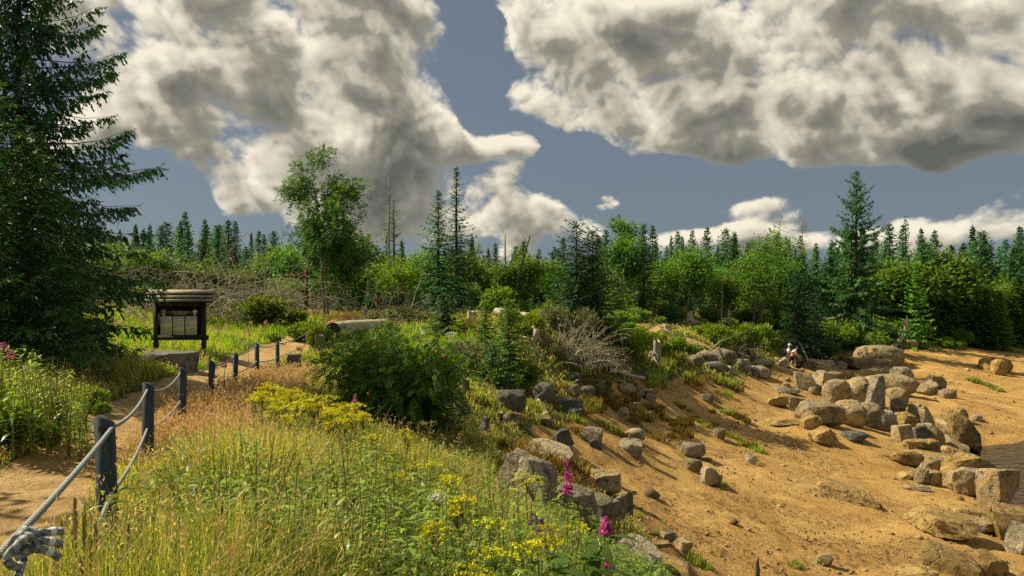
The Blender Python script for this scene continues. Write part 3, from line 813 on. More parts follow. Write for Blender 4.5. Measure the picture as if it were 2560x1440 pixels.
def bare_mesh(seed, Ht, nb=60, L=0.9, r=0.10, frm=0.35, droop=0.15, mat='dead'):
    """dead standing trunk with short bare branches"""
    rng = np.random.default_rng(seed); mb = MB(); tb = MB()
    zz = np.linspace(0, Ht, 9); sw = np.cumsum(rng.normal(0, 0.02, (9, 2)), 0)
    tb.tube(np.column_stack([sw, zz]), np.linspace(r, r * 0.25, 9), 7)
    for k in range(nb):
        h = rng.uniform(frm, 0.99); a = rng.uniform(0, 6.28); l = L * (1.1 - 0.7 * h) * rng.uniform(0.4, 1.2)
        p0 = np.array([np.interp(h * Ht, zz, sw[:, 0]), np.interp(h * Ht, zz, sw[:, 1]), h * Ht]); o = np.array([math.cos(a), math.sin(a), 0])
        pts = np.array([p0 + o * l * t + np.array([0, 0, l * (0.10 * t - droop * t * t + 0.25 * t ** 3)]) for t in np.linspace(0, 1, 5)])
        mb.tube(pts, np.linspace(0.018, 0.006, 5), 3, cap=False)
        for j in range(3):
            t = rng.uniform(0.3, 1); q = pts[0] + (pts[-1] - pts[0]) * t
            mb.tube(np.array([q, q + np.array([rng.normal(0, .12), rng.normal(0, .12), -0.18]) * l]), [0.008, 0.004], 3, cap=False)
    return tb.mesh('trunk', M[mat], True), mb.mesh('branches', M['twig'], True)

def plant(kind, label, cat, meshes, loc, rz=0.0, sc=1.0, group=None, names=('trunk', 'crown'), tilt=0.0, sink=0.06):
    o = thing(kind, label, cat, (loc[0], loc[1], loc[2] - sink), rz, group)
    o.scale = (sc, sc, sc) if np.isscalar(sc) else sc
    if tilt: o.rotation_euler = (0, tilt, rz)
    for nm, me in zip(names, meshes):
        q = obj(nm, me, o)
        if nm in ('flower_head', 'branches', 'umbel', 'blossoms', 'leaves', 'foliage'): q['kind'] = 'stuff'
    return o
def tall(px, d, top):
    """ground point under (px) at distance d and the height that reaches the line of sight at row top"""
    x, y, z = at(px, d)
    return (x, y, z), CZ - (top - HY) / FPX * d - z
_rs = random.Random(11)

# ---- the big spruce on the left and its two smaller neighbours
loc, h = tall(48, 16.0, -170)
plant('spruce_tree', 'tall dark spruce with long drooping boughs at the left edge, beside the information board', 'tree',
      spruce_mesh(3, h, 2.95, M['spruce_dark'], whorls=34, per=10, step=0.10, sub=7, tl=0.52, tw=0.050, droop=0.46, bottom=0.02, pw=0.50, up=0.45, ragged=0.42, hang=1.0, low=0.62), loc, 0.6)
loc, h = tall(78, 13.6, 330)
plant('spruce_tree', 'young lighter green spruce standing in front of the tall dark spruce', 'tree',
      spruce_mesh(4, h, 1.35, M['spruce_mid'], whorls=26, per=8, step=0.11, sub=6, tl=0.46, tw=0.036, droop=0.30, bottom=0.02, pw=0.7, up=0.6, hang=0.45), loc, 0.3)
loc, h = tall(-60, 13.0, 150)
plant('spruce_tree', 'spruce cut by the left picture edge, its tip just showing', 'tree',
      spruce_mesh(5, h, 1.75, M['spruce_mid'], whorls=28, per=8, step=0.13, sub=5, tl=0.5, tw=0.04, droop=0.34, bottom=0.02, pw=0.7, up=0.6, hang=0.45), loc, 1.3)
loc, h = tall(160, 17.0, 620)
plant('spruce_tree', 'low dark spruce skirt right of the tall spruce, behind the round stone', 'tree',
      spruce_mesh(6, h, 1.25, M['spruce_dark'], whorls=20, per=9, step=0.13, sub=5, tl=0.5, tw=0.045, droop=0.34, bottom=0.02, pw=0.5, up=0.5, hang=0.5), loc, 2.3)

plant('spruce_tree', 'spruce standing left of the path outside the picture, shading the path', 'tree',
      spruce_mesh(7, 6.6, 1.6, M['spruce_dark'], whorls=15, per=6, step=0.22, tl=0.5, tw=0.10, droop=0.3, hang=0.4, gaps=0.35), (-9.6, 7.6, Hs(-9.6, 7.6)), 0.3)

# ---- trees that stand out in front of the forest
SP = {}                                                   # spruce meshes, unit trees about 10 m tall
def sp(key):
    if key not in SP:
        sd, rad, dens, mat, kw = {
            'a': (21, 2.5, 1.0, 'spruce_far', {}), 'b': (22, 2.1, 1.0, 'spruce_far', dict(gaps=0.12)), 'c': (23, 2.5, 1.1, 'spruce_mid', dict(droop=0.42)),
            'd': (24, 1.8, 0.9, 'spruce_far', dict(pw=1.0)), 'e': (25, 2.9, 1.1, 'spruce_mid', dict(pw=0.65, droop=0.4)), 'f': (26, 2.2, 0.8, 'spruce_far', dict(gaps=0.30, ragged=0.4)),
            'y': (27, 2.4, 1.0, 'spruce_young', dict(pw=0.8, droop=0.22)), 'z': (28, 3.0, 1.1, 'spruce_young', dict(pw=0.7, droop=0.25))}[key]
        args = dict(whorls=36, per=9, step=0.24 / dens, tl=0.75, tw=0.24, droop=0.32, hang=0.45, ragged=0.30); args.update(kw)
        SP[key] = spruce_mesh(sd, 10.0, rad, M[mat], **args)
    return SP[key]
def far_spruce(px, d, top, key, label, group=None, wide=1.0):
    loc, h = tall(px, d, top)
    s_ = max(0.12, h / 10.0)
    return plant('spruce_tree', label, 'tree', sp(key), loc, _rs.uniform(0, 6.28), (s_ * wide, s_ * wide, s_), group)
def own_spruce(px, d, top, label, seed, rad, mat, **kw):
    loc, h = tall(px, d, top)
    args = dict(whorls=34, per=8, step=0.17, tl=0.55, tw=0.11, droop=0.34, hang=0.5, ragged=0.3, sub=0); args.update(kw)
    return plant('spruce_tree', label, 'tree', spruce_mesh(seed, h, rad, M[mat], **args), loc, _rs.uniform(0, 6.28))
own_spruce(1142, 47, 415, 'tallest slender spruce in the middle of the forest edge', 31, 2.0, 'spruce_mid', gaps=0.12, whorls=40, pw=0.9)
own_spruce(1096, 44, 474, 'bushier spruce leaning against the slender spruce in the middle', 32, 2.1, 'spruce_mid', whorls=38)
own_spruce(2140, 76, 424, 'tallest spruce on the right, above the boulders, with gaps in its upper crown', 33, 4.4, 'spruce_mid', gaps=0.14, whorls=30, per=9, ragged=0.5, droop=0.46, pw=0.70, tl=0.85, tw=0.15, step=0.085, hang=1.3)
own_spruce(2265, 95, 540, 'thin layered spruce right of the tallest spruce', 34, 2.4, 'spruce_far', gaps=0.30, whorls=22, tl=0.9, tw=0.2, step=0.25, droop=0.2)
own_spruce(985, 62, 500, 'narrow spruce right behind the bare dead trunk', 35, 1.7, 'spruce_far', gaps=0.35, whorls=26)
own_spruce(1610, 60, 558, 'dense conical spruce in the middle of the forest edge', 36, 2.9, 'spruce_mid', whorls=32)
own_spruce(1442, 36.5, 556, 'dark broad spruce with several tips, standing at the top of the bank', 37, 1.75, 'spruce_dark', whorls=34, pw=0.42, tl=0.6, tw=0.10, droop=0.45)
own_spruce(1482, 37.0, 572, 'second tip of the dark spruce clump on the bank', 38, 1.5, 'spruce_dark', whorls=30, pw=0.45, tl=0.6, tw=0.10, droop=0.45)
own_spruce(1995, 66, 636, 'very dark conical spruce behind the two walkers', 39, 2.3, 'spruce_dark', whorls=30, pw=0.7, droop=0.4, tl=0.6, tw=0.14)
own_spruce(2040, 68, 720, 'low dark spruce right of the two walkers', 40, 2.4, 'spruce_dark', whorls=20, pw=0.6, droop=0.4, tl=0.6, tw=0.14)
own_spruce(2290, 82, 655, 'yellowish spruce growing over the bent trunk on the right', 41, 2.4, 'spruce_young', gaps=0.18, whorls=22, tl=0.8, tw=0.16)
own_spruce(2450, 96, 578, 'broad spruce on the right with a rounded crown', 42, 3.9, 'spruce_mid', whorls=26, pw=0.6, tl=0.8, tw=0.18)
own_spruce(2550, 100, 600, 'dense spruce at the right picture edge', 43, 4.0, 'spruce_mid', whorls=26, pw=0.6, tl=0.8, tw=0.18)
own_spruce(1110, 30, 730, 'dark young spruce beside the grey fallen log', 44, 1.15, 'spruce_mid', whorls=24, tl=0.4, tw=0.07, step=0.10)
own_spruce(1213, 26.5, 742, 'bright young spruce in front of the weathered stump', 45, 0.9, 'spruce_young', whorls=24, tl=0.36, tw=0.055, step=0.085)
own_spruce(1272, 24.5, 745, 'bright young spruce on the bank edge, right of its twin', 46, 1.25, 'spruce_young', whorls=28, tl=0.36, tw=0.055, step=0.08, pw=0.7)
own_spruce(1232, 23.0, 845, 'dark green young spruce below the two bright ones', 47, 0.9, 'spruce_mid', whorls=18, tl=0.32, tw=0.05, step=0.08)
own_spruce(975, 17.5, 762, 'young spruce leader rising out of the rowan bush', 48, 0.95, 'spruce_young', whorls=22, tl=0.32, tw=0.045, step=0.07, sub=0, up=0.9)
own_spruce(1088, 14.5, 905, 'dense dark green young spruce on the right of the rowan bush', 49, 0.85, 'spruce_mid', whorls=24, per=9, tl=0.30, tw=0.036, step=0.06, pw=0.5)
own_spruce(1000, 21, 850, 'light green young spruce half hidden behind the rowan bush', 50, 0.9, 'spruce_young', whorls=20, tl=0.32, tw=0.05, step=0.08)
own_spruce(1545, 47, 660, 'pale green spruce right of the dark clump on the bank', 51, 1.5, 'spruce_young', whorls=22, tl=0.5)

def own_broad(px, d, top, label, seed, mat, name='rowan_tree', **kw):
    loc, h = tall(px, d, top)
    return plant(name, label, 'tree', broad_mesh(seed, h, M[mat], **kw), loc, _rs.uniform(0, 6.28))
loc, h = tall(822, 40, 362)
plant('rowan_tree', 'tall loose rowan with several thin stems behind the lawn', 'tree',
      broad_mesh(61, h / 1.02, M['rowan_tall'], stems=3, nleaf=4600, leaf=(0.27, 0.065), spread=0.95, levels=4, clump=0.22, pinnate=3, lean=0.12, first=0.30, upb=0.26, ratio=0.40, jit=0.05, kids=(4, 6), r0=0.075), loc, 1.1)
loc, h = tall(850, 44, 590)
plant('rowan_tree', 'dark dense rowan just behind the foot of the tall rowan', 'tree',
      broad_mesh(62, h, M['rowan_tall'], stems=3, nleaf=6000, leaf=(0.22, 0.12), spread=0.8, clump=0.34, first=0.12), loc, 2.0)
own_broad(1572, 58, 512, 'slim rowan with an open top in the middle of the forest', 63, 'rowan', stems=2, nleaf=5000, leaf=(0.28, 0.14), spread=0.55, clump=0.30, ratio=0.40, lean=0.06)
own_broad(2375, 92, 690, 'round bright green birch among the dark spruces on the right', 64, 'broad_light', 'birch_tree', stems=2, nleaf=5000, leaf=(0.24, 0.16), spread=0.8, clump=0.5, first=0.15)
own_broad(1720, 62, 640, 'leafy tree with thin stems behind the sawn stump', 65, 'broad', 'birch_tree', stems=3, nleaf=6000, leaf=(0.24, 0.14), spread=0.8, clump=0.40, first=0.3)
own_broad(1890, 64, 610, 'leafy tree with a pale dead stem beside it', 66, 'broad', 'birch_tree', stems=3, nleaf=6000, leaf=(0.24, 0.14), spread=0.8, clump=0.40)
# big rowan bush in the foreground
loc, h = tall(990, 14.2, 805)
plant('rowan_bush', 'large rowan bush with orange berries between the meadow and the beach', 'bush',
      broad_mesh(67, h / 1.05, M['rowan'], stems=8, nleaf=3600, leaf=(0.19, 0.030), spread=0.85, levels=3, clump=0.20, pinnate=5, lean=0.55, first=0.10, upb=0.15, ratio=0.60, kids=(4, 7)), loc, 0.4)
rb = np.random.default_rng(5)
rowan = [o for o in COL.objects if o.name.startswith('rowan_bush')][0]
for k in range(16):
    q = np.array([rb.uniform(-0.9, 0.9), rb.uniform(-1.3, -0.4), rb.uniform(0.9, 2.0)])
    bv = rnd_unit(rb, 1)[0]
    V, F = tube(q[None] + np.array([0, 0, 1.0]) * np.linspace(-0.025, 0.025, 5)[:, None] + 0.01 * bv, np.array([0.008, 0.026, 0.034, 0.026, 0.008]), 7)
    V = V + rb.normal(0, 0.008, V.shape)
    obj('berry_cluster', nmesh('berry_cluster', V, F, np.full(len(V), 0.5), False, M['berry']), rowan)

# bare dead trees
for px, d, top, sd, kw, lab in [(972, 56, 440, 71, dict(nb=70, L=1.0, r=0.14, frm=0.55), 'bare dead trunk with short broken twigs, standing right of the tall rowan'),
                                (771, 52, 470, 72, dict(nb=110, L=2.0, r=0.11, frm=0.35, droop=0.4), 'dead tree with long drooping bare twigs behind the tall rowan'),
                                (2007, 100, 540, 73, dict(nb=160, L=2.6, r=0.13, frm=0.45), 'dead spruce skeleton standing above the forest on the right'),
                                (1262, 62, 582, 74, dict(nb=16, L=1.6, r=0.16, frm=0.5), 'broken dark dead trunk above the trees in the middle'),
                                (1804, 60, 690, 75, dict(nb=8, L=0.7, r=0.06, frm=0.5), 'thin pale dead stem at the edge of the grassy ledge'),
                                (662, 58, 610, 76, dict(nb=40, L=0.8, r=0.10, frm=0.4), 'grey dead trunk behind the brushwood on the left')]:
    loc, h = tall(px, d, top)
    plant('dead_tree', lab, 'dead tree', bare_mesh(sd, h, **kw), loc, 0.0, names=('trunk', 'branches'))
# leaning dead stem with a leafy tip in the middle
x, y, z = at(1270, 46)
mb = MB(); a = np.array(P3(1268, 745, 46)); b = np.array(P3(1325, 590, 46)); a[2] = min(a[2], z + 0.2)
mb.tube(np.array([[x, y, z - 0.1], a, a * 0.5 + b * 0.5 + [0.05, 0, 0.1], b]), [0.10, 0.09, 0.07, 0.045], 6)
for t, dx, dz in ((0.3, -0.5, 0.7), (0.55, 0.5, 0.5), (0.75, -0.6, 0.3), (0.9, -0.35, 0.55)):
    p = a + (b - a) * t; mb.tube(np.array([p, p + [dx, 0.1, dz]]), [0.03, 0.01], 4)
tag(mb.build('leaning_dead_stem', M['bark'], None, True), 'dark leaning dead stem with broken side branches in the middle of the forest', 'dead tree')

# ---- the forest belt behind: spruces and broad-leaved trees, each one a tree of its own
BR = {}
def br(key):
    if key not in BR:
        sd, mat, kw = {'a': (81, 'broad', dict(stems=2)), 'b': (82, 'broad_light', dict(stems=3, spread=0.85)), 'c': (83, 'rowan', dict(stems=2, spread=0.65)), 'd': (84, 'broad', dict(stems=3, clump=0.45))}[key]
        args = dict(nleaf=5200, leaf=(0.30, 0.19), spread=0.75, clump=0.42, first=0.15, levels=4); args.update(kw)
        BR[key] = broad_mesh(sd, 6.0, M[mat], **args)
    return BR[key]
rng = np.random.default_rng(77)
# skyline of the belt read along the photograph: column, row of the tips
SKY = np.array([(-80, 560), (300, 600), (370, 560), (430, 540), (460, 545), (520, 555), (560, 545), (610, 590), (690, 590), (740, 620), (900, 600), (1000, 620), (1050, 620), (1200, 600), (1300, 620), (1370, 610), (1420, 620), (1560, 600), (1690, 575), (1750, 605), (1820, 590), (1900, 600), (1960, 610), (2050, 600), (2120, 600), (2220, 590), (2300, 585), (2380, 605), (2440, 590), (2520, 600), (2640, 590)], float)
LAND = [(-200, 'behind the tall left spruce'), (330, 'above the information board'), (540, 'above the brushwood heap'), (700, 'behind the tall rowan'), (900, 'around the bare dead trunk'), (1050, 'behind the slender middle spruce'), (1250, 'above the weathered grey stump'), (1400, 'behind the dark broad spruce of the bank'),
        (1560, 'behind the dense conical spruce'), (1680, 'above the pale sawn stump'), (1800, 'above the forked driftwood root'), (1920, 'behind the two walkers'), (2060, 'around the tallest spruce on the right'), (2220, 'above the bent trunk'), (2340, 'around the bright green birch'), (2440, 'near the right picture edge')]
def landmark(px): return [t for a, t in LAND if px >= a][-1]
n_far = 0
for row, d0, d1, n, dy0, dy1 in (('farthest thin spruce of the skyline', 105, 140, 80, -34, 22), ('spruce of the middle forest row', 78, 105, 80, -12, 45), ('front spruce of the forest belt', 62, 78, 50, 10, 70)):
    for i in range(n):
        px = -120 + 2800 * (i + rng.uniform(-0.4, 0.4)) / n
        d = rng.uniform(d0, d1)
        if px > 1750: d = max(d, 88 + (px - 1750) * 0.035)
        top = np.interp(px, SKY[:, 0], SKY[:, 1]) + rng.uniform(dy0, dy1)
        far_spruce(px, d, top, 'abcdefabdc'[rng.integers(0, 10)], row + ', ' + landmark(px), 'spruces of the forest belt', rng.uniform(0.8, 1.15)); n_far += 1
for i in range(80):
    px = 250 + 2360 * (i + rng.uniform(-0.5, 0.5)) / 80
    d = rng.uniform(50, 76)
    if px > 1500: d = rng.uniform(64, 84)
    if px > 1950: d = rng.uniform(86, 104)
    if px > 1950 and rng.random() < 0.62:
        far_spruce(px, d, rng.uniform(600, 690), 'cea'[i % 3], 'full spruce in the front of the right forest, ' + landmark(px), 'spruces of the forest belt', rng.uniform(1.0, 1.3)); continue
    top = rng.uniform(625, 715) if px > 900 else rng.uniform(605, 700)
    loc, h = tall(px, d, top)
    kb = 'abcdacad'[rng.integers(0, 8)]
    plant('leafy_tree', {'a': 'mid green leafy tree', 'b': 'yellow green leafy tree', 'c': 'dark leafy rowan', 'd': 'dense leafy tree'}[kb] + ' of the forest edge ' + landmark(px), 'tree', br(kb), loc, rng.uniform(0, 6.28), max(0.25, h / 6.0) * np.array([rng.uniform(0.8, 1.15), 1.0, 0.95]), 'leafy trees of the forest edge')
for i in range(70):
    px = 300 + 2280 * (i + rng.uniform(-0.5, 0.5)) / 70
    d = rng.uniform(44, 60)
    if px > 1480: d = rng.uniform(56, 72)
    if px > 1800: d = rng.uniform(70, 80)
    if px > 2050: d = rng.uniform(84, 98)
    if 700 < px < 900: d = rng.uniform(50, 60)
    ku = 'ceyzcae'[rng.integers(0, 7)]
    far_spruce(px, d, rng.uniform(690, 770), ku, ('bright young spruce' if ku in 'yz' else 'dark young spruce') + ' at the forest foot, ' + landmark(px), 'young spruces at the forest foot', rng.uniform(0.9, 1.4))

# ------------------------------------------------------------------ rocks: every one a thing of its own
def grid_cube(n):
    """unit cube surface as an n x n grid on each side, welded"""
    a = np.linspace(-1, 1, n + 1)
    V = []; F = []; idx = {}
    def vid(p):
        k = tuple(np.round(p, 5))
        if k not in idx: idx[k] = len(V); V.append(p)
        return idx[k]
    for ax in range(3):
        for sg in (-1.0, 1.0):
            u, v = (ax + 1) % 3, (ax + 2) % 3
            for i in range(n):
                for j in range(n):
                    q = []
                    for (ii, jj) in ((i, j), (i + 1, j), (i + 1, j + 1), (i, j + 1)):
                        p = [0.0, 0.0, 0.0]; p[ax] = sg; p[u] = a[ii]; p[v] = a[jj]; q.append(vid(p))
                    F.append(q if sg > 0 else q[::-1])
    return np.array(V), np.array(F)
_cubes = {n: grid_cube(n) for n in (7, 11, 18)}
def rock_mesh(seed, size, kind, mat, detail):
    """kind: r rounded boulder, b broken block, s flat slab, w wedge"""
    rng = np.random.default_rng(seed)
    V, F = _cubes[detail]
    V = V.copy()
    pw_ = {'r': 3.2, 'b': 26.0, 's': 26.0, 'w': 20.0}[kind]
    nr = (np.abs(V) ** pw_).sum(1) ** (1 / pw_)
    V = V / nr[:, None]
    if kind == 'r': V = V / np.linalg.norm(V, axis=1)[:, None] * (0.40 + 0.60 * np.linalg.norm(V, axis=1)[:, None])
    if kind in 'bsw':                                       # taper and shear so no corner is square
        V[:, 0] += V[:, 2] * rng.uniform(-0.30, 0.30) + V[:, 1] * rng.uniform(-0.35, 0.35)
        V[:, 1] += V[:, 0] * rng.uniform(-0.2, 0.2)
        V[:, :2] *= (1 - V[:, 2:3] * rng.uniform(0.02, 0.22))
        V[:, 2] += V[:, 0] * rng.uniform(-0.22, 0.22) + V[:, 1] * rng.uniform(-0.15, 0.15)
    # broken faces: planes that slice pieces off
    ncut = {'r': 7, 'b': 11, 's': 9, 'w': 9}[kind]
    for k in range(ncut):
        n_ = rng.normal(size=3); n_ /= np.linalg.norm(n_)
        if kind == 's' and k < 6: n_[2] *= 0.25; n_ /= np.linalg.norm(n_)
        sup = (V @ n_).max()
        d_ = sup * rng.uniform(0.62, 0.88) if kind != 'r' else sup * rng.uniform(0.78, 0.93)
        ex = np.clip(V @ n_ - d_, 0, None)
        V = V - ex[:, None] * n_[None] * (1.0 if kind != 'r' else 0.85)
    if kind == 'w':
        V[:, 2] *= 0.45 + 0.55 * (V[:, 0] * 0.5 + 0.5)
    nz = fbm(V * 1.4 + seed * 3.7, 3, 0.5)
    V = V * (1 + (0.085 if kind == 'r' else 0.045) * nz[:, None])
    if detail > 7:
        rg = 1 - np.abs(fbm(V * 3.3 + seed, 4, 0.6)) * 2.0
        V = V + (0.022 * rg[:, None]) * nrm(V)
    ext = V.max(0) - V.min(0); V = (V - (V.max(0) + V.min(0)) / 2) / ext[None] * np.array(size)[None]
    me = nmesh('rock', V, F, None, True, M[mat])
    if kind != 'r': me.set_sharp_from_angle(angle=R(28))
    else: me.set_sharp_from_angle(angle=R(48))
    return me
_rk = [0]
_rr2 = random.Random(3)
def rock(l, r, t, b, kind, mat, label, yaw=None, tilt=0.0, depth=0.8, name='boulder', bury=0.18, group=None, up=False):
    """from the outline in the photograph: left, right, top and the line where it meets the ground"""
    _rk[0] += 1
    px = 0.5 * (l + r)
    if l > 1980: l, r, t = px - (px - l) * 1.20, px + (r - px) * 1.20, t - 0.26 * (b - t)
    x, d, z = hit(px, b)
    w = (r - l) / FPX * d; vis = (b - t) / FPX * d
    dep = w * depth
    look = math.atan2(CZ - z, d)
    h = max(vis * 0.35, (vis - dep * 0.55 * math.sin(look)) / math.cos(look))
    if kind == 's' and not up:                              # lying slab: most of what shows is its top
        dep = min(2.6 * w, 0.62 * vis / math.sin(look + 0.12)); h = max(0.40 * vis, 0.10 * w)
    if kind == 's': w *= 1.18; dep *= 1.15
    hh = h * (1 + bury)
    det = 18 if (r - l) > 70 else (11 if (r - l) > 30 else 7)
    me = rock_mesh(100 + _rk[0], (w * 1.02, dep, hh), kind, mat, det)
    y = d + dep * 0.42
    xx = px_at = (px - CX) / FPX * y
    zz = min(Hs(xx, y), z + 0.25 * h)
    o = bpy.data.objects.new(name, me)
    o.location = (xx, y, z + h - hh * 0.5)
    yw = yaw if yaw is not None else _rr2.uniform(-16, 16)
    o.rotation_euler = (R(_rr2.uniform(-4, 4)), R(tilt), R(yw))
    link(o); tag(o, label, 'rock', group)
    return o
G, D_, O_, X_, W_ = 'rock_grey', 'rock_dark', 'rock_gold', 'rock_mixed', 'rock_pale'
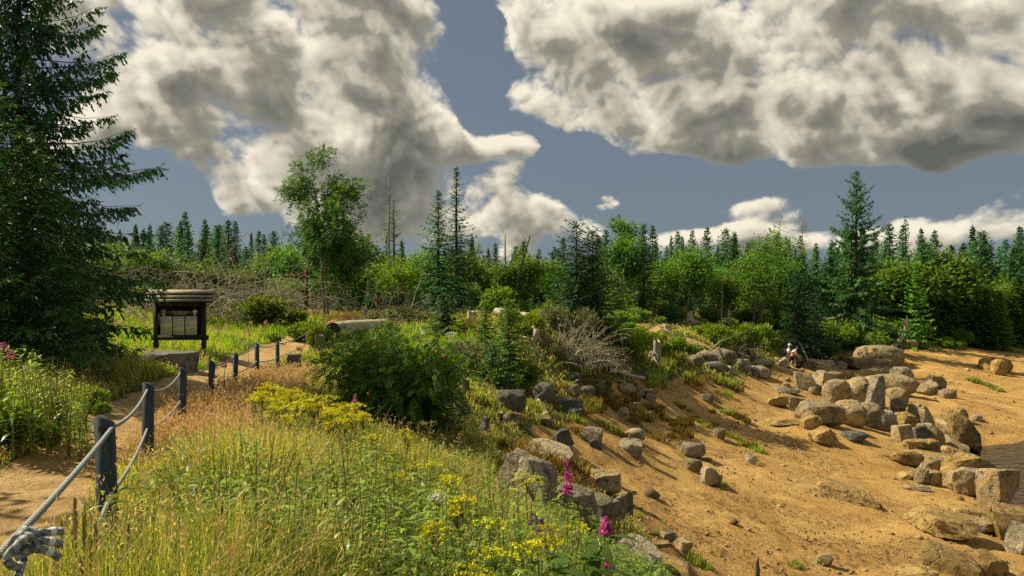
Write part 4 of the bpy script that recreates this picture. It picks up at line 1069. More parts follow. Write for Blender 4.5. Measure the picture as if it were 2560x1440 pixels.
ROCKS = [
 # rocks along the edge of the meadow
 (1284, 1431, 1066, 1166, 's', W_, 'broad flat sunlit slab above the fireweed flower', dict(yaw=-20, tilt=10)),
 (1376, 1434, 1071, 1120, 'b', D_, 'dark wedge block on the right end of the broad flat slab', dict(yaw=30)),
 (1231, 1400, 1137, 1288, 'b', G, 'long angular boulder left of the fireweed stem', dict(yaw=-28, tilt=24, depth=0.8)),
 (1375, 1497, 1213, 1315, 'r', G, 'smooth grey boulder behind the fireweed stem', dict(tilt=18)),
 (1453, 1547, 1232, 1312, 'b', G, 'sharp ridged block right of the smooth grey boulder', dict(tilt=22, depth=0.6)),
 (1526, 1570, 1232, 1312, 's', G, 'narrow upright slab leaning beside the ridged block', dict(yaw=60, tilt=10, depth=0.5, up=True)),
 (1545, 1583, 1230, 1292, 'b', G, 'small rough block behind the narrow upright slab', {}),
 (1450, 1532, 1166, 1192, 's', X_, 'flat slab with a shallow hollow below the broad sunlit slab', dict(yaw=-10)),
 (1482, 1553, 1180, 1236, 'b', X_, 'rounded block with a dark front beside the shallow slab', {}),
 (1519, 1642, 1308, 1440, 's', G, 'large pale slab at the lower edge below the fireweed', dict(yaw=-25, tilt=14)),
 (1628, 1735, 1368, 1446, 's', O_, 'golden flat slab at the bottom edge of the beach', dict(yaw=-25, tilt=14)),
 (1620, 1680, 1344, 1372, 's', O_, 'small golden slab above the bottom golden slab', {}),
 (1687, 1729, 1348, 1382, 'b', X_, 'small dark-sided block right of the golden slabs', {}),
 (1645, 1690, 1328, 1352, 'b', X_, 'small light block behind the golden slabs', {}),
 (1447, 1507, 1064, 1106, 'w', G, 'pale flat-topped rock perched on a smaller stone', dict(tilt=10)),
 (1472, 1504, 1098, 1122, 'b', D_, 'small dark stone under the perched flat-topped rock', {}),
 (1540, 1607, 1097, 1136, 'b', G, 'broad grey block lying alone on the upper sand', {}),
 (1562, 1613, 1069, 1103, 'r', W_, 'rounded pale stone behind the broad grey block', {}),
 (1697, 1763, 1103, 1144, 'r', G, 'round grey boulder in the middle of the beach', {}),
 (1708, 1757, 1145, 1181, 'r', X_, 'half buried stone below the round grey boulder', {}),
 (1746, 1801, 1164, 1216, 'b', G, 'two-faced boulder with grass at its foot, lowest of three on the sand', {}),
 (1783, 1815, 1070, 1096, 'r', X_, 'small tan stone beside the strip of green tufts', {}),
 (1864, 1890, 1134, 1160, 'b', G, 'small lone upright stone on the open sand', {}),
 (1539, 1573, 1017, 1047, 'b', G, 'grey stone among the brown grass tufts', {}),
 (1594, 1632, 1020, 1035, 's', W_, 'thin flat pale stone in the brown grass', {}),
 # dark rocks of the bank
 (1242, 1316, 972, 1032, 'r', D_, 'dark round boulder half buried in the shady bank', {}),
 (1330, 1387, 954, 1016, 'r', D_, 'dark mossy boulder on the bank below the dead bush', {}),
 (1386, 1456, 996, 1026, 'w', D_, 'grey wedge-shaped block right of the dark mossy boulder', {}),
 (1420, 1462, 1020, 1047, 'b', D_, 'low bluish stone under the wedge-shaped block', {}),
 (1423, 1453, 959, 991, 'r', G, 'upright rounded stone at the top of the sand', {}),
 (1448, 1488, 963, 992, 'r', D_, 'dark flat stone right of the upright rounded stone', {}),
 (1134, 1176, 1004, 1040, 'b', G, 'pale edged block beside the dark young spruce', {}),
 (1253, 1304, 1027, 1060, 'b', X_, 'flat-topped block below the dark round boulder', {}),
 (1198, 1224, 1040, 1102, 's', D_, 'tall dark upright stone at the edge of the meadow', dict(yaw=50, up=True)),
 (1362, 1396, 1034, 1058, 'b', X_, 'jagged small rock above the broad flat slab', {}),
 (1424, 1452, 930, 958, 'r', D_, 'shaded stone under the dead grey bush', {}),
 (1318, 1372, 1032, 1056, 's', X_, 'thin tan slab of bedrock above the broad flat slab', {}),
 # rock pile below the grassy ledge
 (1722, 1759, 885, 915, 'r', G, 'leftmost rounded boulder of the pile below the grassy ledge', {}),
 (1740, 1797, 876, 906, 'r', G, 'top slab-like boulder of the pile below the grassy ledge', dict(tilt=14)),
 (1758, 1813, 902, 931, 'r', D_, 'dark lower boulder of the pile below the grassy ledge', {}),
 (1781, 1842, 871, 906, 'r', G, 'broad upper boulder right of the pile top', dict(tilt=12)),
 (1816, 1842, 913, 933, 'b', X_, 'small tan boulder at the foot of the rock pile', {}),
 (1838, 1877, 896, 928, 'r', G, 'tall rough boulder right in the rock pile', {}),
 (1861, 1928, 912, 945, 'r', G, 'big rough boulder at the right end of the rock pile', {}),
 (1875, 1936, 896, 916, 'r', G, 'long low boulder behind the right end of the rock pile', {}),
 (1542, 1589, 957, 988, 'r', W_, 'pale rounded boulder in the row at the top of the sand', {}),
 (1588, 1613, 967, 991, 'r', G, 'small middle boulder of the row at the top of the sand', {}),
 (1609, 1642, 971, 1004, 'b', G, 'squarish boulder at the right of the row at the top of the sand', {}),
 (1523, 1549, 999, 1017, 'r', G, 'small smooth stone below the row at the top of the sand', {}),
 (1750, 1784, 984, 1008, 'r', G, 'egg-shaped stone beside the tree shadow on the sand', {}),
 (1490, 1516, 948, 972, 'b', G, 'grey block at the upper left of the sand', {}),
 (1593, 1620, 935, 951, 'b', D_, 'small dark block under the end of the lying branch', {}),
 (1487, 1515, 974, 996, 'r', D_, 'dark stone left of the pale rounded boulder', {}),
 # large boulders by the walkers
 (2050, 2137, 881, 909, 's', G, 'long shaded slab left of the biggest round boulder', {}),
 (2148, 2250, 873, 923, 'r', X_, 'biggest round boulder under the bent trunk', {}),
 (2109, 2218, 897, 927, 'b', X_, 'long grey block in front of the biggest round boulder', dict(yaw=-6)),
 (2014, 2096, 905, 933, 'b', X_, 'flat two-part block right of the walkers', {}),
 (2089, 2113, 906, 923, 'r', G, 'small round stone wedged behind the two-part block', {}),
 (2124, 2204, 925, 956, 'b', X_, 'sunlit slab with a fissure below the long grey block', {}),
 (2202, 2235, 922, 945, 'r', G, 'smooth stone at the right end of the fissured slab', {}),
 (2230, 2277, 926, 968, 'r', G, 'grey shaded boulder on the slope right of the fissured slab', {}),
 (1990, 2038, 937, 976, 'b', X_, 'left half of a split block in front of the walkers', {}),
 (2037, 2082, 939, 980, 'b', X_, 'right half of a split block in front of the walkers', {}),
 (2073, 2107, 934, 962, 'r', X_, 'stone squeezed behind the split block', {}),
 (2162, 2277, 944, 985, 'r', X_, 'very broad flat boulder in the upper boulder heap', dict(depth=0.6)),
 (2062, 2124, 959, 1010, 'r', X_, 'left half of the great cracked boulder', {}),
 (2111, 2176, 956, 1019, 'r', X_, 'right half of the great cracked boulder', {}),
 (2152, 2226, 958, 1042, 's', G, 'tall slanting slab with a dark shaded face', dict(yaw=55, tilt=14, depth=0.45, up=True)),
 (2218, 2265, 976, 1012, 'r', X_, 'rough round boulder right of the slanting slab', {}),
 (1996, 2099, 1010, 1062, 'r', X_, 'wide rounded boulder lowest on the left of the heap', {}),
 (2090, 2157, 1012, 1067, 'r', X_, 'middle rounded boulder of the lowest row of the heap', {}),
 (2145, 2201, 1017, 1070, 'r', X_, 'right rounded boulder of the lowest row of the heap', {}),
 (2184, 2238, 1034, 1078, 'r', G, 'blue-grey shaded boulder at the lower right of the heap', {}),
 (1911, 1973, 986, 1017, 'b', O_, 'weathered golden block with a black crack on the open sand', {}),
 (1970, 2012, 990, 1030, 'b', X_, 'dark fronted block right of the cracked golden block', {}),
 (1899, 1981, 1031, 1065, 's', O_, 'low golden ledge with a dark notch on the sand', {}),
 (1927, 1985, 953, 981, 's', G, 'grey flat slab lying left of the split block', dict(tilt=6)),
 (2004, 2049, 1044, 1076, 'r', O_, 'pale golden boulder below the wide rounded boulder', {}),
 (1974, 2007, 884, 909, 'r', D_, 'dark boulder right behind the walkers', {}),
 (1946, 1978, 878, 900, 'r', D_, 'dark boulder left behind the walkers', {}),
 (1942, 1970, 892, 917, 'b', W_, 'bright broken rock left of the walkers', {}),
 # heap that runs down to the water
 (2243, 2287, 1038, 1072, 'b', O_, 'golden sharp-edged block at the top of the heap above the pond', {}),
 (2264, 2302, 1019, 1062, 'b', X_, 'reddish broken rock above the sharp-edged golden block', {}),
 (2296, 2338, 1026, 1070, 'b', X_, 'broken rock with a shaded right side above the pond', {}),
 (2238, 2279, 1069, 1108, 'b', X_, 'squarish boulder below the sharp-edged golden block', {}),
 (2279, 2321, 1074, 1116, 'b', D_, 'almost black block in the shade between lighter boulders', {}),
 (2303, 2351, 1069, 1116, 'b', X_, 'tall split block right of the almost black block', {}),
 (2344, 2378, 1056, 1108, 's', X_, 'steep slab leaning on the big golden boulder', dict(yaw=45, tilt=-14, up=True)),
 (2368, 2432, 1045, 1124, 'b', O_, 'big golden boulder at the edge of the pond', dict(depth=1.0)),
 (2356, 2415, 1086, 1135, 's', X_, 'long slab sloping into the pond below the big golden boulder', dict(yaw=-35, tilt=24, depth=0.4)),
 (2348, 2408, 1106, 1146, 's', O_, 'reddish ledge under the long sloping slab', dict(yaw=-30, tilt=20, depth=0.5)),
 (2256, 2302, 1102, 1125, 'b', O_, 'small bright yellow block left of the half-round stone', {}),
 (2302, 2343, 1104, 1135, 'r', O_, 'half-round yellow stone with a shaded right side', {}),
 (2268, 2363, 1122, 1156, 's', O_, 'wide flat slab above the row of small blocks', dict(yaw=-12, tilt=8)),
 (2222, 2293, 1130, 1164, 'w', O_, 'low dark-edged rock left of the wide flat slab', {}),
 (2290, 2360, 1146, 1182, 'b', X_, 'brown shaded block under the wide flat slab', {}),
 (2354, 2386, 976, 996, 'r', X_, 'lone small boulder on the far slope of sand', {}),
 (2298, 2340, 958, 988, 'w', X_, 'tan boulder right of the rough round boulder', {}),
 (2316, 2357, 944, 973, 'b', X_, 'spiky broken rock at the upper right of the heap', {}),
 (2376, 2413, 1027, 1056, 'r', O_, 'oval yellow boulder above the pond shore', {}),
 (2431, 2453, 1040, 1054, 'r', W_, 'small white stone on the sand above the pond', {}),
 (2225, 2258, 1004, 1042, 'b', G, 'shaded block right of the slanting slab', {}),
 (2366, 2470, 1148, 1212, 'b', O_, 'large golden block beside the dark water', dict(depth=0.7)),
 (2376, 2466, 1180, 1240, 'b', X_, 'large block with a dark front below the golden block', dict(depth=0.6)),
 (2455, 2527, 1188, 1272, 'b', X_, 'tall pointed block standing at the water edge', {}),
 (2290, 2408, 1260, 1347, 's', O_, 'long thick slab like a low wall in the lower right', dict(yaw=-30, tilt=12)),
 (2398, 2494, 1262, 1305, 's', O_, 'flat golden slab behind the long wall-like slab', dict(yaw=-20, tilt=10)),
 (2408, 2480, 1286, 1331, 's', X_, 'slab propped up with a dark gap beneath it', dict(yaw=-20)),
 (2483, 2572, 1282, 1354, 'b', O_, 'big block at the right edge below the pond', dict(depth=0.8)),
 (2524, 2590, 1326, 1390, 'b', G, 'grey upright block cut by the right picture edge', {}),
 (2524, 2590, 1264, 1298, 's', O_, 'flat rock at the right edge near the water', {}),
 (2326, 2432, 1366, 1446, 's', O_, 'cracked golden ledge at the bottom right', dict(yaw=-30, tilt=14)),
 (2426, 2502, 1392, 1452, 'b', O_, 'blocky ledge right of the cracked golden ledge', {}),
 (2500, 2580, 1420, 1466, 's', O_, 'lowest slab in the bottom right corner', {}),
 (2252, 2322, 1408, 1446, 's', O_, 'small flat slab at the bottom edge left of the golden ledge', {}),
 (2288, 2318, 1178, 1212, 'b', X_, 'left dark block of the short row under the wide slab', {}),
 (2318, 2350, 1184, 1216, 'b', X_, 'right block of the short row under the wide slab', {}),
 (2246, 2287, 1177, 1197, 's', O_, 'thin ledge left of the short row of blocks', {}),
 (2260, 2309, 1207, 1227, 's', X_, 'thin flat stone below the short row of blocks', {}),
 (2018, 2166, 1188, 1252, 's', O_, 'wide half buried slab in the middle of the lower sand', dict(yaw=-25, tilt=8, depth=0.6, bury=0.6)),
 (2028, 2086, 1075, 1113, 'w', O_, 'yellow wedge-shaped boulder on the sand', {}),
 (2107, 2164, 1082, 1105, 'r', D_, 'dark oval stone right of the yellow wedge', {}),
 (2041, 2077, 1389, 1416, 'b', X_, 'small pointed stone near the bottom of the sand', {}),
 (2456, 2520, 900, 930, 'r', O_, 'yellow boulder on the far bank at the right', {}),
 (2362, 2410, 850, 862, 'r', X_, 'low stone at the foot of the far trees', {}),
 (2416, 2472, 848, 862, 'r', O_, 'long low stone right at the foot of the far trees', {}),
 (2246, 2290, 852, 872, 'r', X_, 'pale boulder just right of the bent trunk', {}),
 (2290, 2322, 852, 868, 'r', X_, 'small boulder under the yellowish spruce', {}),
 (2480, 2512, 905, 938, 'r', O_, 'smaller boulder against the far yellow boulder', {}),
 (660, 713, 970, 1008, 'r', G, 'round grey stone in the tall grass below the stone post', {}),
 (905, 950, 800, 812, 'r', W_, 'pale stone beside the grey log', {}),
]
for (l, r_, t, b, k, mt, lab, kw) in ROCKS: rock(l, r_, t, b, k, mt, lab, **kw)

rngs = np.random.default_rng(33)
for i in range(64):                                         # smaller stones wedged between the boulders
    u = rngs.uniform(0, 1); zone = rngs.integers(0, 3)
    if zone == 0: px, py, lab = 1960 + 300 * u, 925 + rngs.uniform(0, 150) * (0.35 + 0.65 * u), 'small stone wedged among the large boulders by the walkers'
    elif zone == 1: px, py, lab = 2225 + 190 * u, 1030 + 110 * u + rngs.normal(0, 26), 'small stone in the heap that runs down to the pond'
    else: px, py, lab = 1250 + 400 * u, 1035 - 60 * u + rngs.normal(0, 22), 'small stone in the line of rocks at the top of the sand'
    w = rngs.uniform(9, 24); hgt = w * rngs.uniform(0.5, 0.85)
    rock(px - w / 2, px + w / 2, py - hgt, py, 'rbb'[i % 3], [G, X_, O_][i % 3] if zone else X_, lab, name='stone', group='small stones between the boulders')

# pebbles, chips and bark litter on the sand: nobody could count them
def scatter_pebbles():
    rng = np.random.default_rng(9)
    n = 34000
    az = rng.uniform(R(-6), R(40), n); rr = 9 * (80 / 9) ** rng.uniform(0, 1, n)
    x = rr * np.sin(az); y = rr * np.cos(az)
    keep = (sand_w(x, y) > 0.6) & (fbm2(x, y, 0.35, 3, 4.0) + 0.5 * fbm2(x, y, 1.7, 2, 6.0) > rng.uniform(-0.6, 1.0, n))
    x, y = x[keep], y[keep]; n = len(x)
    z = H(x, y)
    s_ = 0.010 * np.exp(rng.normal(0, 0.60, n)) * (0.6 + np.hypot(x, y) / 24)
    ico = np.array([[1, 0, 0], [-1, 0, 0], [0, 1, 0], [0, -1, 0], [0, 0, 1], [0, 0, -1]], float)
    f = np.array([[0, 2, 4], [2, 1, 4], [1, 3, 4], [3, 0, 4], [2, 0, 5], [1, 2, 5], [3, 1, 5], [0, 3, 5]])
    sc = s_[:, None, None] * rng.uniform(0.6, 1.6, (n, 1, 3)) * np.array([1.2, 1.0, 0.7])
    V = ico[None] * sc * rng.uniform(0.75, 1.25, (n, 6, 1))
    a = rng.uniform(0, 6.28, n); c, s2 = np.cos(a)[:, None], np.sin(a)[:, None]
    V = np.stack([V[..., 0] * c - V[..., 1] * s2, V[..., 0] * s2 + V[..., 1] * c, V[..., 2]], -1) + np.stack([x, y, z + s_ * 0.25], 1)[:, None]
    Fc = (np.arange(n)[:, None, None] * 6 + f[None]).reshape(-1, 3)
    T = np.repeat(np.clip(rng.beta(1.2, 1.6, n), 0, 1), 6)
    tag(obj('pebbles', nmesh('pebbles', V.reshape(-1, 3), Fc, T, False, M['pebble'])), 'pebbles and bark litter strewn over the sand', 'pebbles', kind='stuff')
scatter_pebbles()

# ------------------------------------------------------------------ rope fence along the path
POSTS = [(-1.28, 1.55, 0.98), ] + [P3(px, top, d) for px, top, d in [(282, 1035, 4.6), (368, 955, 7.6), (452, 917, 10.5), (524, 900, 13.5), (585, 882, 17.0), (642, 857, 19.2), (695, 853, 22.0), (781, 818, 30.0)]]
POST_LAB = ['weathered fence post just outside the left picture edge', 'nearest dark fence post with a slanted top', 'second dark fence post from the camera, at the dry grass', 'third fence post, half hidden in golden grass', 'fourth fence post in front of the round stone',
            'fifth fence post beside the pink foxglove', 'sixth fence post where the path bends', 'seventh fence post left of the short stone post', 'last fence post, beside the big log']
def make_post():
    """board-like post, its top cut on a slant"""
    w, dp, h = 0.100, 0.075, 1.5
    prof = [(-w / 2, 0), (w / 2, 0), (w / 2, h - 0.055), (-w / 2 + 0.030, h), (-w / 2, h - 0.006)]
    n = len(prof)
    V = np.array([(x, -dp / 2, z) for x, z in prof] + [(x, dp / 2, z) for x, z in prof])
    F = [np.array([[i, (i + 1) % n, n + (i + 1) % n, n + i] for i in range(n)]), np.array([list(range(n))[::-1], list(range(n, 2 * n))])]
    me = nmesh('post', V, F, None, False, M['post'])
    bm = bmesh.new(); bm.from_mesh(me); bmesh.ops.recalc_face_normals(bm, faces=bm.faces)
    bmesh.ops.bevel(bm, geom=list(bm.edges), offset=0.006, segments=2, affect='EDGES'); bm.to_mesh(me); bm.free()
    return me
pm = make_post()
gr = MB(); gr.tube(np.array([[0, -0.046, 0], [0, 0.046, 0]]), [0.019, 0.019], 10)
grm = gr.mesh('rope_hole', M['panel_dark'], True)
for i, (p, lab) in enumerate(zip(POSTS, POST_LAB)):
    o = thing('fence_post', lab, 'post', (p[0], p[1], p[2] - 1.5), R([8, 6, 10, 4, 12, -8, -20, -16, -10][i]), 'posts of the rope fence')
    o.rotation_euler = (R(_rs.uniform(-2, 2)), R(_rs.uniform(-2, 2)), o.rotation_euler[2])
    obj('post', pm, o)
    for hz in (1.42, 1.02): obj('rope_hole', grm, o).location = (0.0, 0, hz)
def sag(a, b, n, s_):
    t = np.linspace(0, 1, n)[:, None]
    q = a[None] * (1 - t) + b[None] * t; q[:, 2] -= s_ * 4 * (t * (1 - t))[:, 0]; return q
def rope_mesh(pts, rad, k=10, pitch=0.030):
    V, F = tube(pts, rad, k)
    ln = np.concatenate([[0], np.cumsum(np.linalg.norm(np.diff(pts, axis=0), axis=1))])
    T = (np.repeat(ln / pitch, k) + np.tile(np.arange(k) / k, len(pts)))
    return V, F, T
def dense(pts, step=0.02):
    pts = np.asarray(pts); l = np.concatenate([[0], np.cumsum(np.linalg.norm(np.diff(pts, axis=0), axis=1))])
    s_ = np.arange(0, l[-1], step); return np.column_stack([np.interp(s_, l, pts[:, k]) for k in range(3)])
def fence_rope(dz, sags, label):
    t = thing('fence_rope', label, 'rope', tuple(np.array(POSTS[0]) - [0, 0, 0.08 + dz]))
    base = np.array(t.location)
    for i in range(len(POSTS) - 1):
        a = np.array(POSTS[i]) - [0, 0, 0.08 + dz]; b = np.array(POSTS[i + 1]) - [0, 0, 0.08 + dz]
        q = dense(sag(a, b, 24, sags[i]), 0.010 if i < 2 else 0.05) - base
        V, F, T = rope_mesh(q, 0.0135, 8)
        obj('rope_span', nmesh('rope_span', V, F, T, True, M['rope']), t)
    return t, base
up_rope, ub = fence_rope(0.0, [0.03, 0.06, 0.10, 0.10, 0.08, 0.05, 0.06, 0.10], 'upper grey rope of the fence with a thick knot at the lower left')
fence_rope(0.40, [0.08, 0.05, 0.06, 0.05, 0.06, 0.05, 0.05, 0.08], 'lower grey rope of the fence, threading through the tall grass')
# the knot where the rope is tied back on itself
kc = np.array(P3(58, 1358, 2.25))
dirk = nrm(np.array([[-1.28 + 2.48, 1.55 - 4.6, 0.0]]))[0]
side_k = np.array([dirk[1], -dirk[0], 0.0]); upk = np.array([0, 0, 1.0])
def kpt(a, s_, u): return kc - ub + dirk * a + side_k * s_ + upk * u
rt_k = -side_k                                            # to the right as seen from the camera
def kq(a, r_, u): return kc - ub + dirk * a + rt_k * r_ + upk * u
coils = []
for c0, tl_, ra in ((-0.055, 0.010, 0.027), (-0.026, -0.006, 0.029), (0.004, 0.008, 0.027)):   # turns wrapped round the rope
    coils.append(np.array([kq(c0 + tl_ * math.cos(x) + 0.012 * x / 6.28, ra * math.cos(x), ra * math.sin(x)) for x in np.linspace(0.3, 6.1, 34)]))
under = np.array([kq(-0.02 + 0.30 * t, 0.012 * math.sin(3.1 * t) - 0.004, -0.020 - 0.052 * math.sin(math.pi * t) ** 0.8) for t in np.linspace(0, 1, 40)])
bight = np.array([kq(0.06 + 0.05 * math.sin(x), 0.016 * math.cos(2 * x), -0.012 + 0.040 * math.cos(x)) for x in np.linspace(-2.6, 2.6, 36)])
tails = [np.array([kq(-0.05 + o_ - 0.035 * t, 0.020 + 0.070 * t, u0 - du * t * t) for t in np.linspace(0, 1, 16)]) for o_, u0, du in ((0.0, 0.012, 0.010), (0.028, -0.004, 0.028), (0.056, -0.020, 0.045))]
for nm, q in [('knot_turn', q) for q in coils] + [('under_strand', under), ('knot_bight', bight)] + [('rope_tail', q) for q in tails]:
    V, F, T = rope_mesh(q, 0.0125, 10); obj(nm, nmesh(nm, V, F, T, True, M['rope']), up_rope)
for q in tails:
    tp = MB(); tp.tube(q[-8:-4], 0.0140, 10); tp.build('white_tape', M['cloth_white'], up_rope, True)

# ------------------------------------------------------------------ information board
bx, by, bz = at(450, 22.0)
board = thing('information_board', 'dark wooden information board with a small pitched roof beside the spruce', 'sign', (bx, by, bz), R(4))
PXM = 22.0 / FPX
def bxm(px): return (px - 450) * PXM
def bzm(py): return CZ - (py - HY) * PXM - bz
for px in (392, 508):
    mb = MB(); mb.box((bxm(px), 0, bzm(742) / 2 - 0.15), (0.115, 0.115, bzm(742) + 0.30)); mb.build('post', M['board_wood'], board)
for py0, py1, ex in ((838, 850, 0.09), (752, 763, 0.03)):
    mb = MB(); mb.box(((bxm(392) + bxm(508)) / 2, 0.002, (bzm(py0) + bzm(py1)) / 2), (bxm(508) - bxm(392) + 2 * ex + 0.08, 0.085, abs(bzm(py0) - bzm(py1)))); mb.build('cross_beam', M['board_wood'], board)
wdt = bxm(508) - bxm(392) - 0.115
mb = MB(); mb.box(((bxm(392) + bxm(508)) / 2, 0.03, (bzm(763) + bzm(838)) / 2), (wdt - 0.004, 0.03, bzm(763) - bzm(838) - 0.006)); mb.build('back_panel', M['board_wood'], board)
# roof: boards stepping down on the near side, and a far side
for k, (z0, y0, hgt) in enumerate(((730, 0.00, 0.11), (740, -0.10, 0.07), (749, -0.19, 0.06))):
    mb = MB(); mb.box((bxm(455) + 0.0, y0 - 0.03, bzm(z0) + 0.005), (bxm(537) - bxm(373), 0.20, 0.035), Matrix.Rotation(R(30), 3, 'X')); mb.build('roof_board', M['roof_wood'], board)
    mb = MB(); mb.box((bxm(455), y0 - 0.118, bzm(z0) - 0.066), (bxm(537) - bxm(373) - 0.02, 0.022, 0.045)); mb.build('roof_fascia', M['board_wood'], board)
mb = MB(); mb.box((bxm(455), 0.16, bzm(735)), (bxm(537) - bxm(373), 0.34, 0.035), Matrix.Rotation(R(-30), 3, 'X')); mb.build('roof_board', M['roof_wood'], board)
# printed panel
pxl, pxr, pyt, pyb = 400, 496, 772, 841
pan = MB(); pan.box((bxm((pxl + pxr) / 2), 0.006, (bzm(pyt) + bzm(pyb)) / 2), (bxm(pxr) - bxm(pxl), 0.014, bzm(pyt) - bzm(pyb))); panel = pan.build('printed_panel', M['panel_dark'], board)
def sheet(nm, x0, x1, y0, y1, mat, yy, parent):
    q = MB(); q.box((bxm((x0 + x1) / 2), yy, (bzm(y0) + bzm(y1)) / 2), (bxm(x1) - bxm(x0), 0.003, bzm(y0) - bzm(y1))); return q.build(nm, mat, parent)
sheet('title_band', 402, 494, 774.5, 788.5, M['panel_band'], -0.004, panel)
for x0, x1 in ((403, 430.5), (434, 460.5), (464, 491)):
    pg = sheet('text_panel', x0, x1, 791, 837.5, M['paper'], -0.004, panel)
tl = MB(); rt = random.Random(4)
for x0, x1 in ((403, 430.5), (434, 460.5), (464, 491)):
    y = 794.0
    while y < 835:
        if rt.random() > 0.12:
            e = x1 - 2 - (rt.uniform(0, 12) if rt.random() < 0.25 else 0)
            tl.box((bxm((x0 + 2 + e) / 2), -0.0072, bzm(y)), (bxm(e) - bxm(x0 + 2), 0.002, 0.0060))
        y += 1.55
tag(tl.build('text_lines', M['ink'], panel), kind='stuff')
em = MB(); em.box((bxm(408.5), -0.0085, bzm(780.5)), (0.17, 0.002, 0.17)); em.build('square_emblem', M['stone_post'], panel)
for k, rr in enumerate((0.045, 0.075, 0.105)):
    q = np.array([(bxm(406) + rr * math.cos(a), -0.0115, bzm(782) + rr * 1.1 * math.sin(a)) for a in np.linspace(-1.1, 1.1, 14)])
    mb = MB(); mb.tube(q, 0.008, 4); mb.build('emblem_arc', M['cream'], panel)
q = MB(); a = np.linspace(0, 2 * math.pi, 25)[:-1]
V = np.array([(bxm(487) + 0.066 * math.cos(t), -0.0115, bzm(779) + 0.055 * math.sin(t)) for t in a] + [(bxm(487) + 0.066 * math.cos(t), -0.006, bzm(779) + 0.055 * math.sin(t)) for t in a])
obj('oval_emblem', nmesh('oval_emblem', V, [np.array([list(range(24))]), np.array([[i, (i + 1) % 24, 24 + (i + 1) % 24, 24 + i] for i in range(24)])], None, False, M['cream']), panel)
sheet('small_emblem', 482.5, 488.5, 784.2, 788, M['cream'], -0.0085, panel)
for txt, size, zrow in (('Der Oderteich', 0.062, 781.6),):
    cu = bpy.data.curves.new('title_text', 'FONT'); cu.body = txt; cu.size = size * 1.25; cu.align_x = 'CENTER'; cu.extrude = 0.001
    to = bpy.data.objects.new('title_text', cu); COL.objects.link(to)
    me = bpy.data.meshes.new_from_object(to.evaluated_get(bpy.context.evaluated_depsgraph_get())); bpy.data.objects.remove(to)
    me.materials.clear(); me.materials.append(M['cream'])
    o = obj('title_text', me, panel); o.location = (bxm(451), -0.0085, bzm(zrow)); o.rotation_euler = (R(90), 0, 0)
tl = MB(); x = 436.5
while x < 465:
    w_ = rt.uniform(1.5, 4); tl.box((bxm(x + w_ / 2), -0.0085, bzm(785)), (bxm(x + w_) - bxm(x), 0.002, 0.020)); x += w_ + 0.8
tag(tl.build('subtitle_print', M['cream'], panel), kind='stuff')

# ------------------------------------------------------------------ stones by the path
def lathe_stone(nm, label, loc, rad, h, mat, seed, cat='stone', squash=1.0):
    V, F = tube(np.array([[0, 0, -0.25], [0, 0, 0.0], [0, 0, h * 0.5], [0, 0, h * 0.86], [0, 0, h * 0.98], [0, 0, h], [0, 0, h + 0.002]]), np.array([0.90, 0.96, 1.0, 0.985, 0.93, 0.75, 0.01]) * rad, 40)
    V = V * (1 + 0.03 * fbm(V * 2.5 + seed, 3)[:, None]); V[:, 1] *= squash
    V[:, 2] += 0.02 * fbm(V * 3 + seed, 2)
    me = nmesh(nm, V, F, None, True, M[mat]); me.set_sharp_from_angle(angle=R(45))
    o = obj(nm, me); o.location = loc; return tag(o, label, cat)
x, y, z = hit(402, 921)
lathe_stone('millstone', 'round flat millstone lying in the grass below the information board', (x, y + 0.55, z), 67 / FPX * y, 38 / FPX * y, 'stone_post', 3)
for px, b, t, w, lab, mt in ((730, 936, 886, 34, 'short squared stone post in the grass right of the path', 'stone_post'), (796, 890, 838, 24, 'taller squared stone post left of the big log', 'rock_grey')):
    x, y, z = hit(px, b); me = rock_mesh(300 + px, (w / FPX * y, w / FPX * y * 0.8, (b - t) / FPX * y + 0.25), 'b', mt, 11)
    V = np.empty(len(me.vertices) * 3); me.vertices.foreach_get('co', V)
    gv, gf = _cubes[11]; nr_ = (np.abs(gv) ** 12).sum(1) ** (1 / 12); gv = gv / nr_[:, None]
    gv = gv * (1 + 0.03 * fbm(gv * 2 + px, 3)[:, None]); gv[:, :2] *= (1 - 0.07 * gv[:, 2:3])
    me = nmesh('stone_post', gv * np.array([w / FPX * y, w / FPX * y * 0.8, (b - t) / FPX * y + 0.25]) / 2, gf, None, True, M[mt]); me.set_sharp_from_angle(angle=R(40))
    o = obj('stone_post', me); o.location = (x, y + 0.15, z + ((b - t) / FPX * y - 0.25) / 2); o.rotation_euler = (0, R(2), R(8)); tag(o, lab, 'stone post')

# ------------------------------------------------------------------ logs, stumps, driftwood
def log(label, p0, p1, r0, r1, mat='log', bark_end=True, name='log', lumps=0.04):
    p0 = np.array(p0); p1 = np.array(p1); t = np.linspace(0, 1, 14)[:, None]
    q = p0 * (1 - t) + p1 * t; q = q + 0.25 * r0 * np.column_stack([np.sin(t[:, 0] * 5), np.zeros(14), np.cos(t[:, 0] * 4)])
    base = q[0].copy()
    V, F = tube(q - base, np.linspace(r0, r1, 14), 16)
    V = V + nrm(V - np.repeat(q - base, 16, 0)) * (lumps * r0 * fbm(V * 3.1 + 5, 3))[:, None]
    th_ = thing(name, label, 'log', tuple(base))
    obj('trunk', nmesh('trunk', V, F, None, True, M[mat]), th_)
    for s_, ring in ((0, V[:16]), (1, V[-16:])):
        c = ring.mean(0); W2 = np.concatenate([ring, [c]])
        f = np.array([[i, (i + 1) % 16, 16] for i in range(16)]); f = f if s_ else f[:, ::-1]
        obj('cut_end', nmesh('cut_end', W2, f, None, False, M['log_end' if bark_end else 'stump_top']), th_)
    return th_
